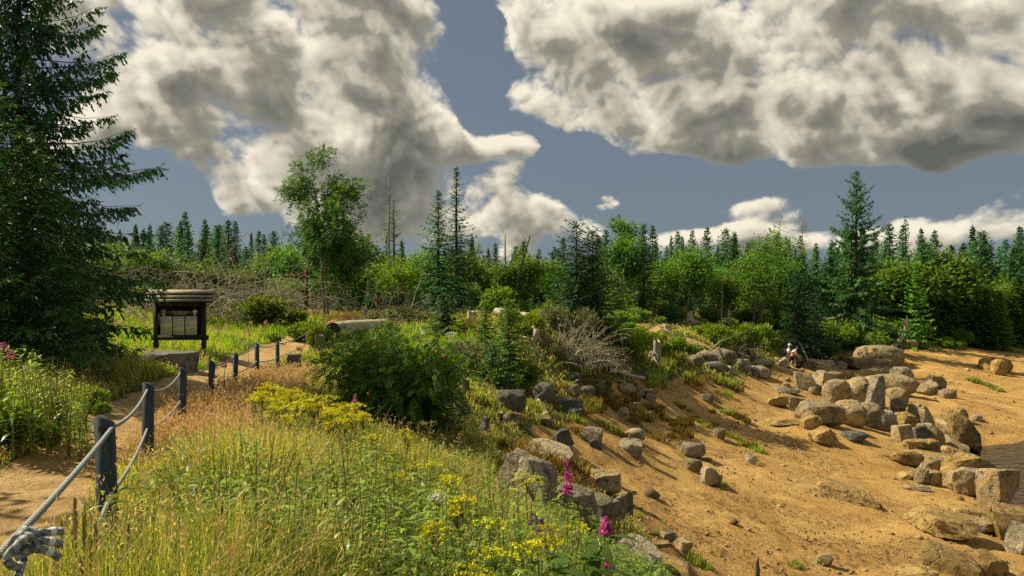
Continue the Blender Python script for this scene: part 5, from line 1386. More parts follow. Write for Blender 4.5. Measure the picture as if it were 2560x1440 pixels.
def on(px, d, dz=0.0): x, y, z = at(px, d); return (x, y, z + dz)
a = P3(833, 829, 30.5); b = P3(1030, 800, 37)
log('long pale peeled log with a dark sawn end beside the path', (a[0], a[1], Hs(a[0], a[1]) + 0.36), (b[0], b[1], Hs(b[0], b[1]) + 0.30), 0.39, 0.28)
log('grey log lying behind the young spruce', on(1010, 38, 0.24), on(1125, 41, 0.22), 0.24, 0.20)
log('grey log end right of the weathered stump', on(1240, 37, 0.22), on(1330, 35, 0.26), 0.22, 0.25)
log('far fallen trunk across the grass behind the weathered stump', on(1120, 44, 0.2), on(1310, 47, 0.2), 0.20, 0.16)
log('broken branch lying at the top of the beach', np.array(on(1520, 33, 0.16)), np.array(on(1612, 35, 0.18)), 0.13, 0.08, 'driftwood', name='branch', lumps=0.3)
log('pale driftwood pole beside the dark mossy boulder', np.array(on(1325, 24.5, 0.12)), np.array(on(1368, 21.5, 0.12)), 0.07, 0.09, 'driftwood', name='branch', lumps=0.3)
log('thin pale driftwood leaning on the dark boulder by the walkers', np.array(on(1994, 66, 1.1)), np.array(on(2032, 62.5, 0.15)), 0.07, 0.09, 'driftwood', name='branch', lumps=0.3)
def stump(label, px, base, top, w, mat='dead', roots=6, seed=1, lean=0.0, d=None):
    x, y, z = hit(px, base) if d is None else at(px, d)
    h = (base - top) / FPX * y; r = w / 2 / FPX * y
    rng = np.random.default_rng(seed)
    th_ = thing('tree_stump', label, 'stump', (x, y, z), rng.uniform(0, 6))
    zz = np.array([-0.15, 0.0, 0.2, 0.5, 0.8, 1.0]) * h; rad = np.array([1.45, 1.30, 1.06, 0.95, 0.92, 0.92]) * r
    V, F = tube(np.column_stack([np.linspace(0, lean, 6), np.zeros(6), zz]), rad, 18)
    a = np.arctan2(V[:, 1], V[:, 0]); V[:, :2] *= (1 + 0.10 * np.sin(a * 5 + seed) * np.clip(1.2 - V[:, 2:3][:, 0] / h, 0.2, 1))[:, None]
    V[-18:, 2] += rng.normal(0, 0.05 * h, 18)
    V += 0.05 * r * fbm(V * 6 / max(r, .1) * .3 + seed, 3)[:, None]
    obj('trunk', nmesh('trunk', V, F, None, True, M[mat]), th_)
    W2 = np.concatenate([V[-18:], [V[-18:].mean(0) - [0, 0, 0.06 * h]]])
    obj('sawn_top', nmesh('sawn_top', W2, np.array([[i, (i + 1) % 18, 18] for i in range(18)]), None, False, M['stump_top']), th_)
    for k in range(roots):
        a = 6.28 * k / roots + rng.uniform(-0.3, 0.3); l = r * rng.uniform(1.6, 2.8)
        q = np.array([[math.cos(a) * r * 0.7, math.sin(a) * r * 0.7, 0.22 * h], [math.cos(a) * (r + 0.3 * l), math.sin(a) * (r + 0.3 * l), 0.06 * h], [math.cos(a + 0.2) * (r + l), math.sin(a + 0.2) * (r + l), -0.12]])
        mb = MB(); mb.tube(q, [0.36 * r, 0.26 * r, 0.08 * r], 6); mb.build('root', M[mat], th_, True)
    return th_
stump('small sawn stump with spread roots at the end of the path', 915, 800, 773, 14, seed=1)
stump('tall weathered grey stump on the plateau above red-brown grass', 1180, 806, 772, 26, 'driftwood', 5, 2, -0.05, 33)
stump('broad pale sawn stump on the grassy ledge', 1722, 806, 780, 24, 'driftwood', 6, 3)
stump('tiny broken stump in front of the ledge path', 1666, 828, 813, 12, 'driftwood', 5, 4)
st = stump('leaning stump with washed-out roots on the bank edge', 1642, 905, 852, 20, 'dead', 0, 5, 0.05)
rng = np.random.default_rng(15)
for k in range(26):                                        # washed-out roots hanging over the bank
    a0 = rng.uniform(-2.6, 0.2); l = rng.uniform(0.5, 1.5)
    p = np.array([rng.uniform(-0.2, 0.3), -0.2, rng.uniform(0.1, 0.55)])
    q = [p]
    dd = np.array([math.cos(a0), -0.4, rng.uniform(-0.2, 0.4)])
    for j in range(6): dd = nrm((dd + rng.normal(0, 0.3, 3) + [0, 0, -0.28])[None])[0]; q.append(q[-1] + dd * l / 6)
    mb = MB(); mb.tube(np.array(q), np.linspace(0.045, 0.008, 7), 4); mb.build('root', M['dead'], st, True)
stump('reddish broken stump under the dark young spruce', 1165, 990, 948, 18, 'bark', 0, 6)
stump('narrow dark rotten stump beside the flat-topped block', 1252, 1060, 1030, 12, 'bark', 0, 7)
stump('pale root stump at the edge of the bushes left of the walkers', 1893, 868, 850, 16, 'driftwood', 4, 8)
# dead root crown hanging over the bank
x, y, z = at(1336, 28.6)
rt_ = thing('root_crown', 'bleached dead root with forked arms hanging over the bank', 'root', (x, y - 0.3, z))
def rpt(px, py, dy=0.0): q = np.array(P3(px, py, y - 0.45 + dy)); return q - np.array([x, y - 0.3, z])
for pts, r0, r1 in (([(1342, 822), (1340, 838), (1334, 852), (1332, 866)], 0.14, 0.10), ([(1334, 850), (1318, 846), (1306, 842), (1303, 848)], 0.08, 0.03), ([(1332, 862), (1340, 876), (1350, 892), (1362, 908)], 0.10, 0.025),
                    ([(1334, 856), (1330, 872), (1340, 884)], 0.06, 0.02), ([(1344, 840), (1352, 852), (1349, 868)], 0.05, 0.015), ([(1338, 870), (1352, 878), (1364, 886)], 0.03, 0.01), ([(1340, 826), (1334, 818), (1330, 816)], 0.09, 0.04)):
    mb = MB(); q = np.array([rpt(*p) for p in pts]); mb.tube(q, np.linspace(r0, r1, len(q)), 6); mb.build('root', M['driftwood'], rt_, True)
# pale forked root on the ledge
x, y, z = at(1822, 58)
rt_ = thing('root_crown', 'dark forked driftwood root on the grassy ledge', 'root', (x, y, z))
for pts, r0 in (([(1812, 808), (1820, 795), (1824, 780), (1822, 772)], 0.13), ([(1824, 782), (1834, 776), (1838, 778)], 0.06), ([(1820, 796), (1832, 800), (1838, 806)], 0.06), ([(1822, 776), (1814, 772)], 0.05), ([(1815, 802), (1804, 808), (1798, 810)], 0.08)):
    q = np.array([np.array(P3(a_, b_, 58.0)) - np.array([x, y, z]) for a_, b_ in pts]); mb = MB(); mb.tube(q, np.linspace(r0, r0 * 0.4, len(q)), 6); mb.build('root', M['dead'], rt_, True)
# bent trunk over the boulders
dB = 80.0
x, y, z = hit(2205, 884); 
q = np.array([P3(a_, b_, y) for a_, b_ in ((2196, 880), (2212, 878), (2232, 868), (2248, 852), (2258, 836), (2264, 818), (2267, 800), (2267, 786))])
q[0, 2] = min(q[0, 2], z) - 0.2
bt = thing('bent_tree', 'bare curved trunk bending up over the boulders on the right', 'tree', tuple(q[0]))
mb = MB(); mb.tube(q - q[0], np.linspace(0.30, 0.14, len(q)), 9); mb.build('trunk', M['driftwood'], bt, True)
for pts in ([(2200, 880), (2184, 872), (2172, 858)], [(2205, 876), (2194, 862), (2190, 850)], [(2200, 878), (2216, 884), (2228, 886)]):
    qq = np.array([P3(a_, b_, y) for a_, b_ in pts]) - q[0]; mb = MB(); mb.tube(qq, [0.16, 0.10, 0.04], 6); mb.build('root', M['bark'], bt, True)
# pale rails behind the boulders
for l, r_, py, d, lab in ((2048, 2112, 797, 80, 'short pale wooden rail left of the tallest spruce'), (2218, 2290, 796, 90, 'pale wooden rail left behind the bent trunk'), (2262, 2360, 794, 94, 'long pale wooden rail right behind the bent trunk'), (1922, 1944, 793, 78, 'very short pale rail behind the very dark spruce')):
    a, b = np.array(P3(l, py, d)), np.array(P3(r_, py - 1, d))
    rl = thing('wooden_rail', lab, 'rail', (a[0], a[1], Hs(a[0], a[1])))
    o0 = np.array(rl.location); mb = MB(); mb.tube(np.array([a, (a + b) / 2, b]) - o0, [0.10, 0.11, 0.10], 8); mb.build('bar', M['rail_wood'], rl, True)
    for q in (a * 0.92 + b * 0.08, a * 0.08 + b * 0.92):
        g = Hs(q[0], q[1]); mb = MB(); mb.box((q[0] - o0[0], q[1] + 0.13 - o0[1], (g - 0.2 + q[2] + 0.1) / 2 - o0[2]), (0.12, 0.12, max(0.3, q[2] - g + 0.3))); mb.build('post', M['rail_wood'], rl)

for px, b_, t_, lab in ((1893, 1440, 1398, 'short dark wooden stake in the sand at the bottom edge'), (2432, 1440, 1392, 'dark rotten stake among the golden ledges'), (2374, 1402, 1368, 'thin dark stake stuck in the cracked golden ledge')):
    x, y, z = hit(px, b_); h = (b_ - t_) / FPX * y; mb = MB()
    mb.tube(np.array([[0, 0, -0.2], [0.01, 0, h * 0.4], [0.0, 0.01, h * 0.8], [0.03, 0, h * 1.05]]), [0.045, 0.042, 0.036, 0.010], 7); o = mb.build('wooden_stake', M['bark'], None, True); o.location = (x, y, z); tag(o, lab, 'stake')

# ------------------------------------------------------------------ signpost with arms
x, y, z = at(766, 42.5)
s_ = 42.5 / FPX
sg = thing('signpost', 'brown wooden signpost with crossing direction arms behind the lawn', 'signpost', (x, y, z))
htop = CZ - (671 - HY) * s_ - z
mb = MB(); mb.box((0, 0, htop / 2 - 0.15), (0.16, 0.16, htop + 0.30)); mb.build('post', M['sign_wood'], sg)
def arm(px0, px1, py, yy, hgt, ang=0.0):
    zc = CZ - (py - HY) * s_ - z
    L = (px1 - px0) * s_; cx_ = ((px0 + px1) / 2 - 766) * s_
    V = np.array([(-L / 2, -0.02, -hgt / 2), (L / 2 - 0.10, -0.02, -hgt / 2), (L / 2, -0.02, 0), (L / 2 - 0.10, -0.02, hgt / 2), (-L / 2, -0.02, hgt / 2)])
    V2 = V + [0, 0.04, 0]; n = 5
    me = nmesh('direction_arm', np.concatenate([V, V2]), [np.array([[0, 1, 2, 3, 4], [9, 8, 7, 6, 5]]), np.array([[i, n + i, n + (i + 1) % n, (i + 1) % n] for i in range(n)])], None, False, M['sign_wood'])
    o = obj('direction_arm', me, sg); o.location = (cx_, yy, zc); o.rotation_euler = (0, 0, ang); return o
for px0, px1, py, yy, hh, an in ((704, 764, 690.5, -0.11, 0.08, math.pi), (707, 764, 694.5, -0.11, 0.08, math.pi), (768, 800, 693.5, -0.11, 0.10, 0), (752, 786, 683, -0.11, 0.06, 0.5), (750, 782, 687, 0.11, 0.06, math.pi - 0.6)): arm(px0, px1, py, yy, hh, an)
mb = MB(); mb.box((0, -0.10, CZ - (702 - HY) * s_ - z), (0.10, 0.03, 0.10)); mb.build('way_mark', M['cream'], sg)
mb = MB(); mb.box((0, 0, htop + 0.012), (0.20, 0.20, 0.03)); mb.build('post_cap', M['sign_wood'], sg)

# ------------------------------------------------------------------ two walkers on the boulders
def skin_body(name, joints, edges, parent, mat, root=0, sub=2):
    me = bpy.data.meshes.new(name)
    me.from_pydata([j[0] for j in joints], edges, [])
    o = obj(name, me, parent)
    md = o.modifiers.new('skin', 'SKIN'); md.use_smooth_shade = True
    for i, j in enumerate(joints):
        sv = me.skin_vertices[0].data[i]; sv.radius = (j[1], j[1] * (j[2] if len(j) > 2 else 1.0)); sv.use_root = (i == root)
    ss = o.modifiers.new('sub', 'SUBSURF'); ss.levels = sub; ss.render_levels = sub
    bpy.context.view_layer.update()
    me2 = bpy.data.meshes.new_from_object(o.evaluated_get(bpy.context.evaluated_depsgraph_get()))
    o.modifiers.clear(); o.data = me2; me2.materials.clear(); me2.materials.append(mat)
    for p in me2.polygons: p.use_smooth = True
    return o
def head_detail(parent, c, hat=None, face=1):
    """hair or cap, eyes, nose, ears; the face looks along +x * face"""
    mb = MB(); V, F = grid_cube(6); V = nrm(V)
    if hat: 
        W2 = V * np.array([0.118, 0.102, 0.10]); W2[:, 2] = np.clip(W2[:, 2], -0.01, None); mb.add(W2 + np.array(c) + [0, 0, 0.035], F)
        mb.box((c[0] + face * 0.14, c[1], c[2] + 0.03), (0.11, 0.15, 0.014)); mb.build('cap', M[hat], parent, True)
    else:
        W2 = V * np.array([0.112, 0.10, 0.122]); W2[:, 0] = np.where(face * W2[:, 0] > 0.045, face * 0.045, W2[:, 0]); mb.add(W2 + np.array(c) + [0, 0, 0.02], F); mb.build('hair', M['hair'], parent, True)
    for sy in (-1, 1):
        e = MB(); e.add(V * 0.012 + np.array(c) + [face * 0.088, sy * 0.034, 0.01], F); e.build('eye', M['hair'], parent, True)
        e = MB(); e.add(V * np.array([0.018, 0.010, 0.03]) + np.array(c) + [0, sy * 0.092, 0.0], F); e.build('ear', M['skin'], parent, True)
def hand_bones(J, E, wrist, tip_dir, spread, idx):
    """palm and five fingers as thin chains from the wrist joint idx"""
    w = np.array(wrist); t = np.array(tip_dir); s2 = np.array(spread)
    J.append((tuple(w + t * 0.055), 0.026, 0.6)); p = len(J) - 1; E.append((idx, p))
    for k, (off, ln) in enumerate(((-0.030, 0.062), (-0.010, 0.075), (0.010, 0.070), (0.028, 0.055))):
        a = w + t * 0.09 + s2 * off; J.append((tuple(a), 0.0095)); E.append((p, len(J) - 1)); J.append((tuple(a + t * ln * 0.8), 0.008)); E.append((len(J) - 2, len(J) - 1))
    a = w + t * 0.05 - s2 * 0.045; J.append((tuple(a), 0.010)); E.append((p, len(J) - 1)); J.append((tuple(a + t * 0.035 - s2 * 0.01), 0.009)); E.append((len(J) - 2, len(J) - 1))

def walker_a(loc, rz):
    """standing, leaning a little forward, forearms raised in front, cap and rucksack"""
    p = thing('person', 'person in a white cap, dark rucksack and pale shorts standing on the boulders', 'person', loc, rz)
    J = [((0, 0, 0.92), 0.135, 1.15), ((0.01, 0, 1.12), 0.125, 1.2), ((0.04, 0, 1.34), 0.135, 1.3), ((0.06, 0, 1.45), 0.07), ((0.085, 0, 1.53), 0.055), ((0.10, 0, 1.60), 0.085), ((0.105, 0, 1.68), 0.090)]
    E = [(0, 1), (1, 2), (2, 3), (3, 4), (4, 5), (5, 6)]
    for sy in (-1, 1):
        b = len(J)
        J += [((0.05, sy * 0.19, 1.38), 0.058), ((0.04, sy * 0.225, 1.12), 0.046), ((0.25, sy * 0.17, 1.10), 0.036), ((0.30, sy * 0.14, 1.14), 0.028)]
        E += [(2, b), (b, b + 1), (b + 1, b + 2), (b + 2, b + 3)]
        hand_bones(J, E, (0.30, sy * 0.14, 1.14), nrm(np.array([[0.8, -sy * 0.4, 0.35]]))[0], np.array([0.1, 0.3, -0.9]), b + 3)
        b = len(J)
        J += [((0.0, sy * 0.10, 0.82), 0.100), ((0.02 + 0.04 * sy, sy * 0.11, 0.47), 0.062), ((-0.03 + 0.10 * sy, sy * 0.11, 0.09), 0.040), ((-0.02 + 0.10 * sy, sy * 0.11, 0.04), 0.042), ((0.12 + 0.10 * sy, sy * 0.12, 0.03), 0.036)]
        E += [(0, b), (b, b + 1), (b + 1, b + 2), (b + 2, b + 3), (b + 3, b + 4)]
    skin_body('body', J, E, p, M['skin'])
    skin_body('shirt', [((0, 0, 0.95), 0.155, 1.15), ((0.01, 0, 1.12), 0.142, 1.2), ((0.04, 0, 1.34), 0.150, 1.3), ((0.06, 0, 1.43), 0.085), ((0.05, -0.20, 1.37), 0.072), ((0.045, -0.22, 1.20), 0.062), ((0.05, 0.20, 1.37), 0.072), ((0.045, 0.22, 1.20), 0.062)],
              [(0, 1), (1, 2), (2, 3), (2, 4), (4, 5), (2, 6), (6, 7)], p, M['cloth_white'])
    skin_body('shorts', [((0, 0, 0.93), 0.150, 1.15), ((0.0, -0.10, 0.80), 0.118), ((-0.02, -0.11, 0.52), 0.092), ((0.0, 0.10, 0.80), 0.118), ((0.05, 0.11, 0.52), 0.092)], [(0, 1), (1, 2), (0, 3), (3, 4)], p, M['cloth_sage'])
    skin_body('rucksack', [((-0.20, 0, 0.98), 0.11, 1.4), ((-0.20, 0, 1.16), 0.13, 1.4), ((-0.16, 0, 1.38), 0.10, 1.3)], [(0, 1), (1, 2)], p, M['cloth_navy'])
    for sy in (-1, 1):
        mb = MB(); mb.tube(np.array([[-0.12, sy * 0.11, 1.42], [0.02, sy * 0.12, 1.50], [0.17, sy * 0.12, 1.36], [0.16, sy * 0.13, 1.12], [-0.10, sy * 0.14, 1.0]]), 0.022, 6); mb.build('strap', M['cloth_navy'], p, True)
        mb = MB(); mb.tube(np.array([[-0.08 + 0.10 * sy, sy * 0.11, 0.035], [0.0 + 0.10 * sy, sy * 0.115, 0.045], [0.15 + 0.10 * sy, sy * 0.12, 0.03]]), [0.045, 0.055, 0.045], 8); mb.build('shoe', M['cloth_black'], p, True)
    head_detail(p, (0.105, 0, 1.655), 'cloth_white')
    return p
def walker_b(loc, rz):
    """one step lower on the rock, bending forward, one knee bent"""
    p = thing('person', 'bare-armed person in black shorts bending forward beside the white-capped walker', 'person', loc, rz)
    J = [((0, 0, 0.86), 0.130, 1.15), ((0.09, 0, 1.03), 0.120, 1.2), ((0.22, 0, 1.20), 0.130, 1.3), ((0.28, 0, 1.29), 0.07), ((0.33, 0, 1.36), 0.055), ((0.38, 0, 1.42), 0.085), ((0.40, 0, 1.49), 0.088)]
    E = [(0, 1), (1, 2), (2, 3), (3, 4), (4, 5), (5, 6)]
    for sy in (-1, 1):
        b = len(J)
        J += [((0.24, sy * 0.18, 1.22), 0.056), ((0.34, sy * 0.22, 0.98), 0.045), ((0.48, sy * 0.16, 0.84), 0.035), ((0.52, sy * 0.15, 0.80), 0.027)]
        E += [(2, b), (b, b + 1), (b + 1, b + 2), (b + 2, b + 3)]
        hand_bones(J, E, (0.52, sy * 0.15, 0.80), nrm(np.array([[0.6, -sy * 0.15, -0.7]]))[0], np.array([0.1, 0.9, 0.1]), b + 3)
        b = len(J); f = 0.22 * sy
        J += [((0.02, sy * 0.10, 0.76), 0.098), ((0.16 + f * 0.4, sy * 0.11, 0.45), 0.062), ((0.02 + f, sy * 0.11, 0.09), 0.040), ((0.02 + f, sy * 0.11, 0.04), 0.042), ((0.16 + f, sy * 0.12, 0.03), 0.036)]
        E += [(0, b), (b, b + 1), (b + 1, b + 2), (b + 2, b + 3), (b + 3, b + 4)]
    skin_body('body', J, E, p, M['skin'])
    skin_body('top', [((0.02, 0, 0.92), 0.142, 1.15), ((0.09, 0, 1.03), 0.136, 1.2), ((0.22, 0, 1.20), 0.144, 1.25), ((0.27, 0, 1.27), 0.085)], [(0, 1), (1, 2), (2, 3)], p, M['cloth_white'])
    skin_body('shorts', [((0, 0, 0.87), 0.148, 1.15), ((0.02, -0.10, 0.74), 0.118), ((0.10, -0.11, 0.50), 0.090), ((0.02, 0.10, 0.74), 0.118), ((0.16, 0.11, 0.50), 0.090)], [(0, 1), (1, 2), (0, 3), (3, 4)], p, M['cloth_black'])
    for sy in (-1, 1):
        f = 0.22 * sy; mb = MB(); mb.tube(np.array([[-0.04 + f, sy * 0.11, 0.035], [0.05 + f, sy * 0.115, 0.045], [0.19 + f, sy * 0.12, 0.03]]), [0.045, 0.055, 0.045], 8); mb.build('shoe', M['cloth_black'], p, True)
    head_detail(p, (0.395, 0, 1.46))
    return p
wx, wy, wz_ = hit(1970, 921)
walker_a((wx, wy, wz_), R(-10))
wx2, wy2, wz2 = hit(1979, 919)
walker_b((wx2, wy2, wz2), R(-25))
sx, sy_, sz = hit(1993, 920)
bag = thing('bag', 'black bag lying on the rock at the feet of the walkers', 'bag', (sx, sy_, sz))
mb = MB(); V, F = grid_cube(6); V = V / ((np.abs(V) ** 4).sum(1) ** .25)[:, None]; mb.add(V * np.array([0.30, 0.18, 0.15]) * (1 + 0.08 * fbm(V * 2, 3)[:, None]) + [0, 0, 0.12], F); mb.build('body', M['cloth_black'], bag, True)
mb = MB(); mb.tube(np.array([[-0.16, 0, 0.25], [-0.08, 0, 0.36], [0.08, 0, 0.36], [0.16, 0, 0.25]]), 0.016, 6); mb.build('handle', M['cloth_black'], bag, True)

# ------------------------------------------------------------------ brushwood: fallen dead crowns
def brush(label, px0, px1, d, top, base_py, n, seed, mat='twig', arch=1.0, cat='brushwood', name='brushwood_heap'):
    rng = np.random.default_rng(seed)
    x0, y0, z0 = at(0.5 * (px0 + px1), d)
    wd = (px1 - px0) / FPX * d; ht = CZ - (top - HY) / FPX * d - z0
    t_ = thing(name, label, cat, (x0, y0, z0))
    big = MB(); fine = MB()
    for k in range(n):
        a = rng.uniform(0, 6.28); bx_ = rng.uniform(-0.5, 0.5) * wd; byy = rng.normal(0, 0.8)
        L = ht * rng.uniform(0.7, 1.5) * arch
        el = rng.uniform(0.25, 1.25); dd = np.array([math.cos(a) * math.cos(el), 0.6 * math.sin(a) * math.cos(el), math.sin(el)])
        q = [np.array([bx_, byy, rng.uniform(-0.05, 0.25) * ht])]
        for j in range(8):
            dd = nrm((dd + rng.normal(0, 0.10, 3) + [0, 0, -0.17 * arch])[None])[0]; nx = q[-1] + dd * L / 8
            if nx[2] < 0.02: break
            q.append(nx)
        if len(q) < 3: continue
        q = np.array(q); main = rng.random() < 0.25
        (big if main else fine).tube(q, np.linspace(0.032 if main else 0.015, 0.006, len(q)), 3, rng.uniform(0.1, 1.0), cap=False)
        for j in range(7):
            i = rng.integers(1, len(q)); s0 = q[i]; dv = rnd_unit(rng, 1)[0] * np.array([1, 0.6, 1]); l2 = rng.uniform(0.2, 0.7) * 0.6
            fine.tube(np.array([s0, s0 + dv * l2 * 0.5 + [0, 0, 0.03], s0 + dv * l2 + [0, 0, -0.10]]), [0.011, 0.008, 0.004], 3, rng.uniform(0.0, 0.9), cap=False)
    if big.n: tag(big.build('boughs', M[mat], t_, False), kind='stuff')
    tag(fine.build('twigs', M[mat], t_, False), kind='stuff')
    return t_
brush('tangled grey brushwood heap above the information board', 370, 560, 36, 590, 760, 190, 1)
brush('arching bare branches of a fallen tree left of the signpost', 560, 720, 39, 640, 770, 150, 2)
brush('low grey brushwood around the signpost', 690, 830, 45, 690, 780, 140, 3)
brush('bare grey twigs spreading behind the rowan bush', 900, 1060, 36, 700, 800, 90, 4)
brush('dry grey thicket on the bank below the dark spruce clump', 1370, 1480, 30.5, 790, 930, 170, 5, arch=0.8)
brush('bare grey bush at the foot of the bank below the ledge', 1450, 1540, 33, 850, 935, 90, 6, arch=0.8)
brush('pale dry twigs on the edge of the ledge left of the walkers', 1800, 1900, 52, 820, 890, 60, 7)
brush('dead twigs at the forest foot behind the pale rail', 2040, 2120, 82, 765, 800, 50, 8)
# thin fallen pole on the ledge
mb = MB(); q = np.array([on(1770, 47, 0.25), on(1800, 49, 0.9), on(1850, 52, 1.7)]); mb.tube(q, [0.045, 0.04, 0.02], 5)
tag(mb.build('fallen_pole', M['driftwood'], None, True), 'thin pale fallen pole slanting over the edge of the ledge', 'branch')

# ------------------------------------------------------------------ bushes
SH = {}
def sh(key):
    if key not in SH:
        sd, w, h, mat, n, lf = {'a': (1, 1.6, 1.0, 'shrub', 2600, (0.13, 0.07)), 'b': (2, 1.4, 0.7, 'shrub', 2200, (0.11, 0.06)), 'c': (3, 1.8, 1.3, 'broad', 3200, (0.15, 0.08)), 'd': (4, 1.6, 0.8, 'broad_light', 2600, (0.12, 0.07)), 'g': (5, 1.6, 1.2, 'grey_shrub', 2600, (0.14, 0.04)), 'r': (6, 1.3, 0.8, 'brown_grass', 1600, (0.22, 0.02))}[key]
        SH[key] = shrub_mesh(sd, w, h, M[mat], n, lf)
    return SH[key]
def bush(px, py, w, h, key, label, group=None, d=None):
    x, y, z = hit(px, py) if d is None else at(px, d)
    base = {'a': (1.6, 1.0), 'b': (1.4, 0.7), 'c': (1.8, 1.3), 'd': (1.6, 0.8), 'g': (1.6, 1.2), 'r': (1.3, 0.8)}[key]
    sx_ = w / FPX * y / base[0]; sz_ = h / FPX * y / base[1]
    return plant('bush', label, 'bush', sh(key), (x, y, z), _rs.uniform(0, 6.28), (sx_, sx_, sz_), group, ('stems', 'foliage'))
for a in [(660, 812, 150, 72, 'a', 'rounded bramble bush on the lawn right of the information board'), (590, 800, 80, 46, 'd', 'small bright bush left of the rounded bramble'), (740, 812, 70, 40, 'a', 'low bush below the signpost'),
          (800, 870, 80, 60, 'a', 'dense green bush behind the taller stone post'), (740, 850, 90, 50, 'c', 'green bush at the bend of the path'),
          (1560, 880, 110, 60, 'd', 'bright green bilberry bush left of the leaning stump'), (1610, 862, 90, 44, 'd', 'bilberry bush behind the leaning stump'), (1530, 850, 90, 50, 'a', 'bilberry bush under the pale green spruce'), (1690, 885, 80, 44, 'b', 'low bush right of the leaning stump'),
          (1800, 872, 90, 60, 'a', 'bush above the rock pile'), (1860, 880, 90, 70, 'a', 'leafy bush left of the pale root stump'), (1920, 885, 80, 70, 'b', 'bush left above the walkers'), (1830, 840, 80, 44, 'd', 'bright bush at the edge of the ledge'), (1760, 835, 70, 30, 'd', 'low bright bush by the ledge path'),
          (1540, 820, 90, 46, 'c', 'dark bush left of the ledge path'), (1590, 806, 80, 40, 'c', 'dark bush behind the ledge path'), (1680, 800, 90, 40, 'a', 'bush left of the pale sawn stump'), (1780, 806, 80, 36, 'a', 'bush right of the pale sawn stump'), (1870, 812, 90, 50, 'c', 'bush in front of the leafy trees on the ledge'),
          (1300, 960, 90, 62, 'c', 'bush at the foot of the bright young spruce'), (1215, 960, 80, 60, 'd', 'green bilberry bush above the dark round boulder'), (1160, 920, 120, 90, 'g', 'grey-leaved bush right behind the rowan bush'), (1120, 960, 90, 70, 'a', 'bush between the rowan bush and the reddish stump'),
          (1420, 850, 120, 110, 'g', 'grey-green willow bush in front of the dark spruce clump'), (1470, 900, 80, 70, 'g', 'small grey willow below the dark spruce clump'), (1390, 900, 70, 60, 'g', 'grey twiggy bush beside the bleached root'),
          (2060, 880, 110, 80, 'c', 'dark bush under the tallest spruce'), (2120, 868, 110, 70, 'c', 'dark bush at the foot of the tallest spruce'), (2180, 850, 110, 60, 'a', 'bush left of the bent trunk'), (2260, 848, 110, 50, 'c', 'bush behind the bent trunk'), (2330, 846, 110, 46, 'a', 'bush right of the yellowish spruce'),
          (2420, 844, 130, 50, 'c', 'low dark bush under the far right trees'), (2500, 842, 130, 50, 'b', 'low bush right at the edge of the far sand'), (2560, 845, 120, 44, 'b', 'low bush at the right picture edge'),
          (1010, 812, 120, 46, 'd', 'bright bush between the log and the young spruces'), (930, 818, 80, 40, 'c', 'dark bush behind the long pale log'),
          (1330, 830, 90, 50, 'd', 'bright bush above the bleached root'), (1280, 810, 80, 40, 'a', 'bush behind the young spruces'), (1390, 822, 90, 56, 'a', 'bush left of the dark spruce clump')]:
    bush(*a)
# red-brown grass clump below the weathered stump, and heath by the signpost
bush(1178, 832, 62, 44, 'r', 'red-brown grass clump in front of the tall weathered stump')
bush(880, 800, 90, 24, 'r', 'rusty dry grass clump right of the rowan stems'); bush(770, 792, 60, 20, 'r', 'rusty grass clump at the foot of the signpost')
# weeds on the left bank
for i, (px, d, w, h, key, lab) in enumerate([(20, 7.9, 170, 120, 'b', 'dark tangled weeds low at the left edge'), (215, 10.8, 110, 60, 'b', 'brownish weeds beside the shaded path')]):
    bush(px, 0, w, h, key, lab, None, d)
# far ground cover of the forest edge
for i in range(60):
    px = _rs.uniform(250, 2600); d = _rs.uniform(46, 60)
    if px > 1480: d = _rs.uniform(58, 74)
    if px > 1950: d = _rs.uniform(82, 96)
    x, y, z = at(px, d); s_ = _rs.uniform(0.9, 2.0)
    if path_w(np.array([x]), np.array([y]))[0] > 0.3: continue
    plant('bush', 'low bush in the undergrowth, ' + landmark(px), 'bush', sh('abcdc'[i % 5]), (x, y, z), _rs.uniform(0, 6.28), (s_, s_, s_ * _rs.uniform(0.7, 1.3)), 'undergrowth bushes', ('stems', 'foliage'))

